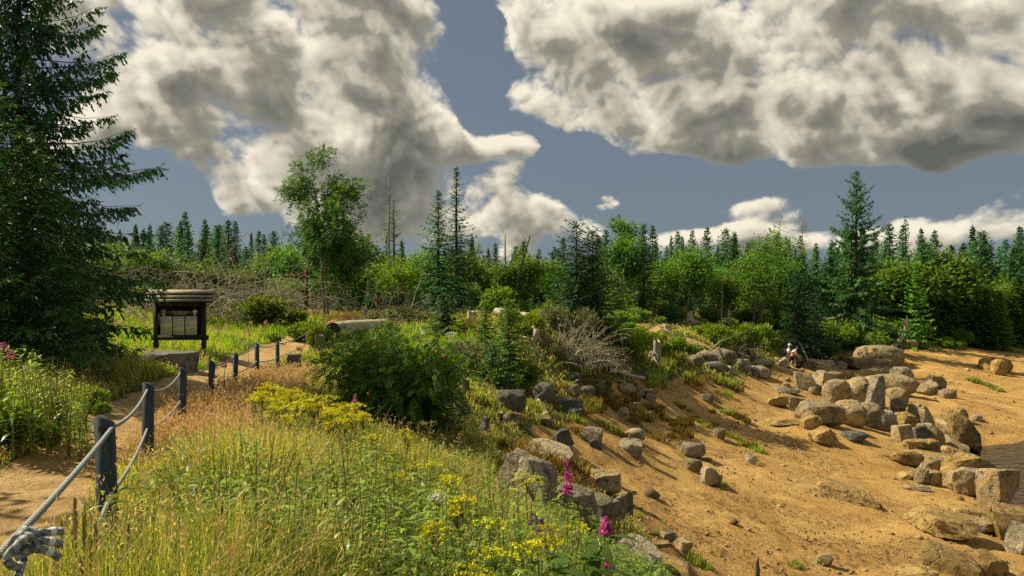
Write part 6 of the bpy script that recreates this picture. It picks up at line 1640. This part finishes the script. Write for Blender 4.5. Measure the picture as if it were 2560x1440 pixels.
# ------------------------------------------------------------------ grass: uncountable, built blade by blade
ROCKY = np.array([hit(*p)[:2] for p in [(1240, 1135), (1330, 1080), (1420, 1090), (1560, 1225), (1690, 1440), (1545, 1440), (1500, 1335), (1380, 1310), (1262, 1290)]])
FENCE = [p[:2] for p in POSTS]
GOLD = [at(385, 8.3)[:2], at(470, 10.5)[:2], at(560, 13.0)[:2], at(640, 16.0)[:2], at(690, 20.0)[:2]]
def scatter_grass():
    rng = np.random.default_rng(21)
    n = 390000
    az = rng.uniform(R(-43), R(26), n); rr = 2.5 * (70 / 2.5) ** (rng.uniform(0, 1, n) ** 0.86)
    x = rr * np.sin(az); y = rr * np.cos(az)
    sw = sand_w(x, y); pw = path_w(x, y)
    lump = fbm2(x, y, 0.9, 3, 2.2)
    keep = (sw < 0.35 + 0.1 * lump) & ((pw < 0.28 + 0.2 * rng.random(n)) | ((line_d(FENCE, x, y) < 0.30) & (rng.random(n) < 0.6))) & (rng.random(n) < (0.75 + 0.5 * lump) * np.where((y < 9) & (x > -1.3), np.clip(1 - (x + 1.3) * 0.55, 0.35, 1), 1))
    x, y, rr, lump, pw = x[keep], y[keep], rr[keep], lump[keep], pw[keep]
    n = len(x); z = H(x, y)
    gold = np.exp(-(line_d(GOLD, x, y) / 0.95) ** 2)
    pd = line_d(PATH, x, y)
    left = x < np.interp(y, [p[1] for p in PATH], [p[0] for p in PATH])
    lawn = np.clip((rr - 17) / 3, 0, 1) * (x < -1.5)
    bank = (x > -2.2) & (y > 15)
    h = 0.52 + 0.22 * lump
    h = np.where(left & (rr < 17), 0.40 + 0.18 * lump, h)
    h = h * (1 - lawn) + lawn * (0.30 + 0.10 * lump)
    h = np.where(bank & (x > -1.5), 0.20 + 0.08 * lump, h)
    h = h * np.maximum(np.clip(0.25 + (pd - 0.65) / 0.9, 0.25, 1.0), 0.55 * np.exp(-(line_d(FENCE, x, y) / 0.35) ** 2)) + 0.03 * gold
    h = h * rng.uniform(0.55, 1.25, n)
    h = np.clip(h, 0.05, 1.1)
    w = (0.0050 + 0.00080 * rr) * rng.uniform(0.7, 1.3, n)
    bend = np.clip(rng.normal(0.38, 0.26, n), 0, 0.95)
    dry = 0.30 + 0.30 * fbm2(x, y, 0.45, 3, 7.7) + rng.normal(0, 0.30, n) + np.where(left & (rr < 16), 0.10, 0)
    rk = poly_sd(ROCKY, x, y) > -0.15
    h = np.where(rk, h * 0.30, h)
    h = np.where(y < 11, h * np.clip((1.25 - x) / 0.8, 0.18, 1), h)
    isg = rng.random(n) < gold * 0.85 + 0.06
    isl = (~isg) & (rng.random(n) < lawn)
    P = np.stack([x, y, z - 0.02], 1)
    for sel, nm, lab, mat, tint in ((isg, 'dry_grass', 'golden dry grass with feathery seed heads along the rope fence', 'dry_grass', np.clip(rng.normal(0.5, 0.25, n), 0, 1)),
                                   (isl, 'lawn_grass', 'bright green grass behind the path around the information board', 'lawn', np.clip(0.30 + 0.35 * fbm2(x, y, 0.5, 3, 1.1) + rng.normal(0, 0.2, n), 0, 1)),
                                   ((~isg) & (~isl), 'meadow_grass', 'tall green meadow grass in the foreground and on the banks', 'grass', np.clip(dry, 0, 1))):
        V, F, T, tips = blades(rng, P[sel], h[sel] * (1.25 if nm == 'dry_grass' else 1.0), w[sel], bend[sel], tint[sel])
        if nm != 'lawn_grass':                              # seed heads: small scales around the tip of some stalks
            m = rng.random(sel.sum()) < (0.55 if nm == 'dry_grass' else 0.10)
            base = P[sel][m]; tp = tips[m]; rs_ = rr[sel][m]; k = 7 if nm == 'dry_grass' else 6
            t = rng.uniform(0.66, 1.02, (m.sum(), k))
            c = base[:, None] + (tp - base)[:, None] * t[..., None] + rng.normal(0, 0.016, (m.sum(), k, 3))
            d = nrm((tp - base)[:, None] * 1.0 + rng.normal(0, 0.35, (m.sum(), k, 3)))
            V2, F2 = diamonds(c.reshape(-1, 3), d.reshape(-1, 3), np.repeat(0.013 + 0.0026 * rs_, k), np.repeat(0.0034 + 0.0012 * rs_, k), rnd_unit(rng, m.sum() * k))
            o_ = len(V); V = np.concatenate([V, V2]); T = np.concatenate([T, np.repeat(rng.uniform(0.55, 1.0, m.sum() * k), 4)])
            F = [np.concatenate([F[0], F2 + o_]), F[1]]
        tag(obj(nm, nmesh(nm, V, F, T, False, M[mat])), lab, 'grass', kind='stuff')
scatter_grass()
def scatter_leaves():
    """low leafy ground cover under the tall plants of the foreground"""
    rng = np.random.default_rng(31); n = 60000
    az = rng.uniform(R(-30), R(14), n); rr = 2.8 * (16 / 2.8) ** rng.uniform(0, 1, n)
    x = rr * np.sin(az); y = rr * np.cos(az)
    wgt = np.clip(0.9 + (x + 1.6) * 0.35 + 0.6 * fbm2(x, y, 0.8, 3, 12.0), 0, 1)
    keep = (sand_w(x, y) < 0.4) & (path_w(x, y) < 0.1) & (poly_sd(ROCKY, x, y) < -0.1) & (rng.random(n) < wgt) & (x > -3.2 - 0.12 * y)
    x, y, rr = x[keep], y[keep], rr[keep]; n = len(x)
    P = np.stack([x, y, H(x, y) + rng.uniform(0.03, 0.50, n) ** 1.0], 1)
    a = rng.uniform(0, 6.28, n); D = nrm(np.stack([np.cos(a), np.sin(a), rng.uniform(-0.2, 0.9, n)], 1)); S = nrm(np.cross(D, rnd_unit(rng, n) * 0.5 + [0, 0, 1.0]))
    V, F = lances(P, D, S, rng.uniform(0.06, 0.15, n), rng.uniform(0.014, 0.034, n) * (0.8 + rr * 0.03), rng.uniform(0.1, 0.7, n))
    tag(obj('ground_cover', nmesh('ground_cover', V, F, np.repeat(np.clip(rng.normal(0.42, 0.28, n), 0, 1), 6), False, M['herb'])), 'leafy green ground cover between the meadow plants', 'plants', kind='stuff')
scatter_leaves()

# ------------------------------------------------------------------ meadow plants, one by one
def herb_mesh(seed, Ht, nleaf, L, Wd, flower=None, spread=0.10, stems=2, red=False):
    """upright herb: stems with lance leaves, optionally a head of small flowers. Built 1 m tall and scaled."""
    rng = np.random.default_rng(seed); sb = MB(); Ps, Ds, Ts = [], [], []; fl = []
    for s_ in range(stems):
        a = rng.uniform(0, 6.28); ln = rng.uniform(0.02, spread); hh = Ht * (1 - 0.25 * s_ * rng.random())
        q = np.array([[math.cos(a) * ln * t * t + 0.015 * s_, math.sin(a) * ln * t * t, hh * t] for t in np.linspace(0, 1, 6)])
        sb.tube(q, np.linspace(0.0060, 0.0028, 6), 4, rng.uniform(0.2, 0.8), cap=False)
        t = rng.uniform(0.10, 0.96, nleaf // stems); t.sort()
        p = np.stack([np.interp(t, np.linspace(0, 1, 6), q[:, k]) for k in range(3)], 1)
        az = np.arange(len(t)) * 2.4 + rng.normal(0, 0.4, len(t))
        Ps.append(p); Ds.append(nrm(np.stack([np.cos(az), np.sin(az), rng.uniform(0.15, 0.95, len(t))], 1))); Ts.append(t)
        tip = q[-1]
        if flower == 'corymb':
            for k in range(rng.integers(16, 24)):
                a2 = rng.uniform(0, 6.28); r2 = 0.13 * math.sqrt(rng.random()); e = tip + np.array([math.cos(a2) * r2, math.sin(a2) * r2, 0.05 + rng.uniform(-0.015, 0.02) - r2 * 0.25])
                sb.tube(np.array([tip - [0, 0, 0.08 + r2 * 0.4], (tip + e) / 2 - [0, 0, 0.02], e]), [0.0022, 0.0018, 0.0014], 3, 0.6, cap=False)
                fl.append(e)
    P = np.concatenate(Ps); D = np.concatenate(Ds); T = np.concatenate(Ts)
    S = nrm(np.cross(D, np.array([[0, 0, 1.0]])))
    V, F = lances(P, D, S, L * rng.uniform(0.6, 1.25, len(P)) * (1.15 - 0.6 * T), Wd * rng.uniform(0.7, 1.2, len(P)) * (1.1 - 0.4 * T), rng.uniform(0.15, 0.9, len(P)))
    out = [sb.mesh('stem', M['redstem' if red else 'stem'], True), nmesh('leaves', V, F, np.repeat(np.clip(0.25 + 0.5 * T + rng.normal(0, 0.2, len(T)), 0, 1), 6), False, M['herb'])]
    if flower == 'corymb':
        e = np.array(fl); k = 9
        c = np.repeat(e, k, 0) + rng.normal(0, 0.006, (len(e) * k, 3))
        d = nrm(rng.normal(0, 1, (len(c), 3)) * [1, 1, 0.5] + [0, 0, 0.35])
        V, F = diamonds(c, d, 0.024, 0.012, nrm(np.cross(d, rnd_unit(rng, len(c)))))
        out.append(nmesh('flower_head', V, F, np.repeat(rng.uniform(0, 1, len(c)), 4), False, M['yellow']))
    return out
HB = [herb_mesh(41, 1, 52, 0.21, 0.044, None, 0.10, 2), herb_mesh(42, 1, 60, 0.13, 0.026, None, 0.16, 3), herb_mesh(43, 1, 46, 0.19, 0.052, None, 0.14, 2), herb_mesh(44, 1, 80, 0.10, 0.020, None, 0.25, 4, True)]
RW = [herb_mesh(51, 1, 40, 0.15, 0.028, 'corymb', 0.08, 2, True), herb_mesh(52, 1, 48, 0.13, 0.026, 'corymb', 0.18, 3), herb_mesh(53, 1, 36, 0.16, 0.030, 'corymb', 0.14, 2)]
def herb(meshes, kind, label, cat, px, d, h, group=None, names=('stem', 'leaves', 'flower_head')):
    x, y, z = at(px, d)
    s_ = h
    return plant(kind, label, cat, meshes, (x, y, z), _rs.uniform(0, 6.28), (s_ ** 0.75, s_ ** 0.75, s_), group, names, _rs.uniform(-0.10, 0.10), 0.02)
def htop_(px, d, top): x, y, z = at(px, d); return CZ - (top - HY) / FPX * d - z
NEARW = 'plant'
# ragwort plants that stand out
for i, (px, top, d, lab) in enumerate([(1170, 1238, 4.6, 'yellow ragwort with the widest flower head, left of the fireweed'), (1232, 1300, 4.4, 'yellow ragwort below and right of the widest flower head'), (1130, 1290, 4.3, 'yellow ragwort left below the widest flower head'), (1375, 1296, 5.0, 'yellow ragwort directly under the fireweed'), (1428, 1306, 5.2, 'yellow ragwort right of the fireweed foot'),
        (950, 1074, 8.6, 'ragwort standing against the dark foot of the rowan bush'), (1012, 1066, 8.4, 'tall ragwort in front of the dark young spruce'), (1095, 1146, 7.0, 'ragwort at the edge of the rocks'), (1135, 1180, 6.4, 'small ragwort left of the long angular boulder'), (870, 1040, 8.8, 'ragwort at the right end of the yellow patch'),
        (1010, 1150, 6.6, 'ragwort in the middle of the green herbs'), (1300, 1355, 4.0, 'low ragwort near the bottom edge, under the fireweed'), (1180, 1400, 3.6, 'ragwort at the bottom edge in the middle'), (1060, 1420, 3.5, 'ragwort at the bottom edge left of the middle'), (830, 1425, 3.5, 'ragwort at the bottom edge among pale grass'), (1330, 1180, 6.6, 'budding ragwort left of the fireweed')]):
    herb(RW[i % 3], 'ragwort', lab, 'flower', px, d, htop_(px, d, top) - 0.05, 'ragwort plants')
rng = np.random.default_rng(61)
for i in range(64):
    px = rng.uniform(650, 900); d = rng.uniform(8.4, 11.5)
    herb(RW[i % 3], 'ragwort', 'ragwort of the dense yellow patch in the middle of the meadow', 'flower', px, d, rng.uniform(0.62, 0.86), 'yellow ragwort patch')
for i in range(270):
    px = rng.uniform(620, 1460) if i < 220 else rng.uniform(420, 900); d = 3.4 * (13 / 3.4) ** rng.uniform(0, 1)
    x, y, z = at(px, d)
    if sand_w(np.array([x]), np.array([y]))[0] > 0.2 or x > 0.65: continue
    if poly_sd(ROCKY, np.array([x]), np.array([y]))[0] > -0.2: continue
    h = rng.uniform(0.50, 1.0)
    if z + h > CZ - (1115 - HY) / FPX * d + (0.2 if px < 1000 else 0.0): h = max(0.3, CZ - (1115 - HY) / FPX * d - z)
    herb(HB[i % 4], 'leafy_herb', 'leafy meadow herb ' + ('near the rope fence' if px < 620 else 'left of the rowan bush' if px < 850 else 'in front of the rowan bush' if px < 1080 else 'beside the meadow rocks') + (', close to the camera' if d < 5.5 else ', further back'), 'plant', px, d, h, 'leafy herbs of the meadow')
for i in range(110):
    px = rng.uniform(-40, 225); d = rng.uniform(7.6, 11.5)
    top = 838 + max(0, px - 60) * 0.55 + rng.uniform(0, 120)
    h = min(1.3, max(0.3, htop_(px, d, top)))
    herb(HB[i % 4], 'tall_weed', 'tall green weed left of the path, ' + ('at the picture edge' if px < 60 else 'below the young lighter spruce' if px < 140 else 'next to the shaded path'), 'plant', px, d, h, 'weeds on the left bank')
# fireweed and foxglove
def spike_mesh(seed, mat, n, L, r, size, bud=True):
    """flower spike 1 m tall: blossoms around the upper stem"""
    rng = np.random.default_rng(seed); t = 1 - L * rng.random(n) ** 1.2
    a = np.arange(n) * 2.4; rad = r * (1 - ((t - (1 - L)) / L) * 0.75)
    P = np.stack([np.cos(a) * rad * 0.4, np.sin(a) * rad * 0.4, t], 1)
    Vs, Fs, Ts, o_ = [], [], [], 0
    for k in range(5):
        b = a + (k - 2) * 0.5; D = nrm(np.stack([np.cos(b), np.sin(b), rng.uniform(-0.4, 0.5, n)], 1))
        V, F = diamonds(P, D, size * rng.uniform(0.7, 1.2, n) * (rad / r), size * 0.55, nrm(np.cross(D, np.array([[0, 0, 1.0]]) + rng.normal(0, 0.4, (n, 3)))), 0.6)
        Vs.append(V); Fs.append(F + o_); Ts.append(np.repeat(rng.uniform(0, 1, n), 4)); o_ += len(V)
    return nmesh('blossoms', np.concatenate(Vs), np.concatenate(Fs), np.concatenate(Ts), False, mat)
def spike(kind, label, px, d, top, mat, seed, L, r, size, n=46):
    h = htop_(px, d, top); hm = herb_mesh(seed, 1, 26, 0.10 / max(h, 0.4), 0.018 / max(h, 0.4), None, 0.02, 1, True)
    x, y, z = at(px, d)
    o = plant(kind, label, 'flower', [hm[0], hm[1], spike_mesh(seed, M[mat], n, L / h, r / h, size / h)], (x, y, z), 0.5, (h, h, h), None, ('stem', 'leaves', 'blossoms'), 0, 0.02)
    return o
spike('fireweed', 'tall magenta fireweed standing in front of the sand', 1420, 6.6, 1142, 'magenta', 1, 0.32, 0.055, 0.040, 80)
spike('fireweed', 'lower magenta fireweed beside the narrow upright slab', 1514, 6.2, 1285, 'magenta', 2, 0.16, 0.07, 0.045, 46)
spike('fireweed', 'small magenta fireweed near the bottom edge', 1522, 5.2, 1386, 'magenta', 3, 0.10, 0.05, 0.040, 30)
spike('foxglove', 'pink foxglove left of the fifth fence post', 560, 13.5, 880, 'pink', 4, 0.26, 0.05, 0.055, 36)
spike('foxglove', 'small pink foxglove against the rowan bush', 888, 10.8, 982, 'pink', 5, 0.12, 0.03, 0.04, 24)
spike('foxglove', 'distant pink foxglove on the lawn right of the information board', 622, 20.5, 822, 'pink', 6, 0.18, 0.05, 0.05, 24)
for px, d, top, lab in ((1335, 5.6, 1276, 'dark purple thistle heads under the long angular boulder'), (1352, 5.5, 1290, 'purple thistle left of the fireweed foot')):
    spike('thistle', lab, px, d, top, 'purple', int(px), 0.10, 0.06, 0.035, 30)
for px, d, top, lab in ((10, 8.4, 852, 'pink thistle at the left picture edge'), (26, 8.8, 872, 'smaller pink thistle at the left picture edge')):
    spike('thistle', lab, px, d, top, 'pink', int(px) + 60, 0.10, 0.06, 0.045, 26)
# timothy grass beside the nearest post
sbm = MB(); sbm.tube(np.array([[0, 0, 0], [0.01, 0, 0.5], [0.02, 0.01, 1.0]]), [0.0032, 0.0028, 0.0024], 5, 0.7, cap=False); tim_stem = sbm.mesh('stalk', M['seed'], True)
V, F = tube(np.array([[0.02 + 0.01 * t, 0.01, 0.80 + 0.20 * t] for t in np.linspace(0, 1, 14)]), 0.0085 * np.sin(np.linspace(0.25, 2.95, 14)) ** 0.5, 8); V = V + np.random.default_rng(3).normal(0, 0.0012, V.shape)
tim_head = nmesh('seed_head', V, F, np.random.default_rng(4).uniform(0, 1, len(V)), True, M['seed'])
tims = [(175, 3.0, 1232), (186, 2.9, 1262), (170, 3.1, 1290), (215, 3.0, 1268), (222, 3.1, 1300), (233, 2.9, 1320), (248, 3.1, 1300), (262, 3.2, 1262), (300, 3.1, 1255), (306, 3.0, 1300), (318, 3.3, 1340), (160, 2.8, 1350), (198, 2.8, 1378), (350, 3.6, 1290), (575, 3.6, 1255)]
for i, (px, d, top) in enumerate(tims):
    x, y, z = at(px, d); h = htop_(px, d, top)
    plant('timothy_grass', 'grass stalk with a cylindrical seed head beside the nearest fence post', 'grass stalk', [tim_stem, tim_head], (x, y, z), _rs.uniform(0, 6), (0.9, 0.9, h), 'timothy grass stalks', ('stalk', 'seed_head'), _rs.uniform(-0.08, 0.08), 0.02)
# umbels
def umbel_mesh(seed, mat, n, r, smat):
    rng = np.random.default_rng(seed); sb = MB(); sb.tube(np.array([[0, 0, 0], [0.01, 0, 0.5], [0.02, 0, 0.93]]), [0.005, 0.004, 0.003], 5, 0.6, cap=False); c = []
    for k in range(n):
        a = rng.uniform(0, 6.28); q = r * math.sqrt(rng.random()); e = np.array([0.02 + q * math.cos(a), q * math.sin(a), 1.0 - q * 0.2]); sb.tube(np.array([[0.02, 0, 0.92], e]), [0.002, 0.0015], 3, 0.8, cap=False)
        c.append(e + rng.normal(0, 0.008, (8, 3)))
    c = np.concatenate(c); d = nrm(rng.normal(0, 1, c.shape) + [0, 0, 0.5]); V, F = diamonds(c, d, 0.012, 0.010, nrm(np.cross(d, rnd_unit(rng, len(c)))))
    return sb.mesh('stem', M[smat], True), nmesh('umbel', V, F, np.repeat(rng.uniform(0, 1, len(c)), 4), False, M[mat])
um = umbel_mesh(7, 'white', 18, 0.07, 'stem'); ud = umbel_mesh(8, 'seed', 12, 0.08, 'seed')
for px, d, top, lab in ((397, 3.6, 1352, 'white umbel flower left in the foreground grass'), (492, 3.7, 1346, 'white umbel flower right in the foreground grass'), (440, 3.5, 1396, 'white umbel flower nearest to the bottom edge'), (352, 3.3, 1412, 'white umbel flower near the lower rope'), (1092, 4.4, 1232, 'cream umbel flower left of the widest ragwort')):
    x, y, z = at(px, d); h = htop_(px, d, top); plant('umbel_flower', lab, 'flower', um, (x, y, z), 1.0, (1, 1, h), 'white umbels', ('stem', 'umbel'), 0, 0.02)
for px, d, top, lab in ((1262, 6.0, 1052, 'tallest dry umbel stalk in front of the flat slab'), (1215, 6.2, 1075, 'dry umbel stalk left of the tallest one'), (1060, 6.8, 1050, 'dry umbel stalk against the dark young spruce'), (1130, 6.0, 1160, 'short dry umbel stalk before the rocks'), (655, 6.2, 1110, 'dry umbel stalk in the middle of the meadow')):
    x, y, z = at(px, d); h = htop_(px, d, top); plant('dry_umbel', lab, 'plant', ud, (x, y, z), 1.0, (1, 1, h), 'dry umbel stalks', ('stem', 'umbel'), 0.05, 0.02)
# broad-leaved plant at the bottom, right of the ragwort
def big_leaf_mesh(seed, n=22):
    rng = np.random.default_rng(seed); sb = MB(); V_, F3, F4, o_ = [], [], [], 0
    for k in range(n):
        a = rng.uniform(0, 6.28); hh = rng.uniform(0.35, 1.0); r = rng.uniform(0.02, 0.10); p = np.array([[math.cos(a) * r, math.sin(a) * r, hh]])
        sb.tube(np.array([[0, 0, 0.0], [0.3 * r * math.cos(a), 0.3 * r * math.sin(a), hh * 0.7], p[0]]), [0.005, 0.004, 0.002], 4, 0.5, cap=False)
        D = nrm(np.array([[math.cos(a), math.sin(a), 0.25]])); S = nrm(np.cross(D, [[0, 0, 1.0]]))
        V, F = lances(p, D, S, rng.uniform(0.10, 0.19), rng.uniform(0.055, 0.085), rng.uniform(0.4, 1.0)); V_.append(V); F3.append(F[0] + o_); F4.append(F[1] + o_); o_ += len(V)
    V = np.concatenate(V_); return sb.mesh('stem', M['stem'], True), nmesh('leaves', V, [np.concatenate(F3), np.concatenate(F4)], np.full(len(V), 0.15), False, M['herb'])
for k, (px, d, top, lab) in enumerate(((1490, 4.6, 1320, 'broad-leaved dark plant beside the large pale slab'), (1440, 4.3, 1360, 'broad-leaved plant left of the dark one'), (1350, 4.2, 1370, 'broad-leaved plant under the ragwort at the bottom'))):
    x, y, z = at(px, d); h = htop_(px, d, top); plant('broad_leaf_plant', lab, 'plant', big_leaf_mesh(70 + k, 30), (x, y, z), 0.3, (1.2, 1.2, h), None, ('stem', 'leaves'), 0, 0.02)

# ------------------------------------------------------------------ grass tufts on the sand, each one its own
def tuft_mesh(seed, n, r, h, w, mat, bend=0.45):
    rng = np.random.default_rng(seed); q = rng.normal(0, r * 0.5, (n, 2)); q = q * np.minimum(1, 0.62 * r / (np.hypot(q[:, 0], q[:, 1]) + 1e-6))[:, None]; P = np.column_stack([q, np.zeros(n)])
    V, F, T, _ = blades(rng, P, h * rng.uniform(0.5, 1.2, n) * (1 - 0.4 * np.clip(np.hypot(q[:, 0], q[:, 1]) / r, 0, 1)), np.full(n, w), np.clip(rng.normal(bend, 0.2, n), 0, 0.95), np.clip(rng.normal(0.3, 0.25, n), 0, 1))
    return nmesh('grass_tuft', V, F, T, False, M[mat])
TG = [tuft_mesh(1, 170, 0.26, 0.20, 0.016, 'grass'), tuft_mesh(2, 130, 0.20, 0.26, 0.016, 'grass')]
TB = [tuft_mesh(3, 170, 0.28, 0.24, 0.016, 'brown_grass'), tuft_mesh(4, 150, 0.32, 0.30, 0.016, 'brown_grass', 0.6)]
def tuft(px, py, s_, me, label, group):
    x, y, z = hit(px, py); o = obj('grass_tuft', me); o.location = (x, y, z - 0.02); o.rotation_euler = (0, 0, _rs.uniform(0, 6)); k = s_ / FPX * y / 0.36; o.scale = (k, k, k * _rs.uniform(0.7, 1.1)); tag(o, label, 'grass tuft', group)
rng = np.random.default_rng(71)
for i in range(58):
    u = rng.uniform(0, 1); px = 1470 + 260 * u + rng.normal(0, 22); py = 990 + 85 * u + rng.normal(0, 17)
    tuft(px, py, rng.uniform(18, 42), TB[i % 2], 'brown grass tuft in the tufted strip at the top of the sand', 'brown tufts on the sand')
for i, (px, py, s_) in enumerate([(1762, 1066, 26), (1800, 1080, 24), (1822, 1090, 36), (1838, 1098, 30), (1858, 1112, 36), (1878, 1118, 44), (1892, 1128, 40), (1850, 1104, 26), (1790, 1062, 18), (1746, 1056, 26), (1728, 1062, 20), (1706, 1052, 24)]): tuft(px, py, s_, TG[i % 2], 'green grass tuft in the diagonal strip across the sand', 'green tufts across the sand')
for i, (px, py, s_) in enumerate([(1808, 1030, 30), (1830, 1038, 44), (1848, 1046, 36), (1866, 1056, 30), (1780, 1030, 22), (1700, 1020, 26), (1720, 1028, 24), (1690, 1012, 24), (1770, 948, 30), (1800, 962, 44), (1826, 966, 44), (1840, 978, 36), (1815, 988, 36), (1790, 980, 26), (1745, 955, 24), (1850, 960, 30)]): tuft(px, py, s_, (TB if i % 3 == 2 else TG)[i % 2], 'green grass tuft on the upper sand below the rock pile', 'tufts on the upper sand')
for px, py, s_, k, lab in [(1652, 1308, 26, 0, 'small green tuft on the sand beside the ridged rocks'), (1690, 1296, 16, 0, 'tiny green tuft on the open lower sand'), (1636, 1335, 30, 0, 'green tuft above the small golden slab'), (1802, 1212, 34, 0, 'green tuft at the foot of the two-faced boulder'), (1700, 1140, 20, 0, 'tuft left of the half buried stone'), (1770, 1150, 24, 0, 'tuft right of the half buried stone'),
        (1730, 1405, 60, 0, 'long green tuft behind the bottom golden slab'), (1760, 1420, 50, 0, 'long green tuft right of the bottom golden slab'), (1985, 1412, 40, 0, 'dark green tuft at the bottom of the sand'), (1616, 1370, 40, 0, 'dark tuft between the large pale slab and the golden slab'), (1600, 1410, 50, 0, 'dark tuft under the golden slab'), (1590, 1290, 36, 0, 'tuft right of the narrow upright slab'),
        (1550, 1090, 40, 1, 'brown tuft right of the perched rock'), (1640, 1100, 46, 1, 'brown tuft beside the rounded pale stone'), (1600, 1116, 30, 1, 'brown tuft behind the broad grey block'), (1500, 1060, 46, 0, 'green tuft behind the perched rock'), (1530, 1078, 50, 0, 'green tuft between the perched rock and the pale stone'), (1440, 1080, 40, 1, 'brown tuft left of the perched rock'),
        (1888, 1150, 16, 0, 'tiny tuft left of the lone upright stone'), (1905, 1162, 20, 0, 'small tuft right of the lone upright stone'), (2150, 940, 40, 0, 'green tuft among the large boulders'), (2250, 1000, 30, 0, 'tuft in the shade right of the boulder heap'), (1350, 1130, 60, 0, 'tuft on the edge of the broad slab'), (2004, 1022, 16, 0, 'tiny tuft under the dark fronted block')]:
    tuft(px, py, s_, (TG, TB)[k][0], lab, None)
for i, (px, py) in enumerate([(2425, 952), (2440, 957), (2455, 960), (2470, 966), (2484, 972), (2498, 978), (2550, 882), (2530, 880)]): tuft(px, py, 26, TG[i % 2], 'green tuft in the line of grass on the far sand slope', 'tufts on the far slope')
for i in range(26):
    u = rng.uniform(0, 1); px = 1262 + 190 * u + rng.normal(0, 12); py = 1120 + 105 * u + rng.normal(0, 16)
    tuft(px, py, rng.uniform(46, 80), TB[i % 2], 'long brown grass clump in the gap between the flat slab and the angular boulder', 'brown grass between the meadow rocks')
for i in range(80):
    px = rng.uniform(1180, 1480) if i < 40 else rng.uniform(1400, 1740); py = 960 + (px - 1180) * 0.05 + rng.uniform(0, 90) if i < 40 else 925 + rng.uniform(-25, 45)
    tuft(px, py, rng.uniform(26, 60), TG[i % 2] if i % 3 else TB[0], 'grass clump on the shady bank between the dark boulders' if i < 40 else 'grass clump along the top edge of the sand below the ledge', 'grass clumps of the bank')
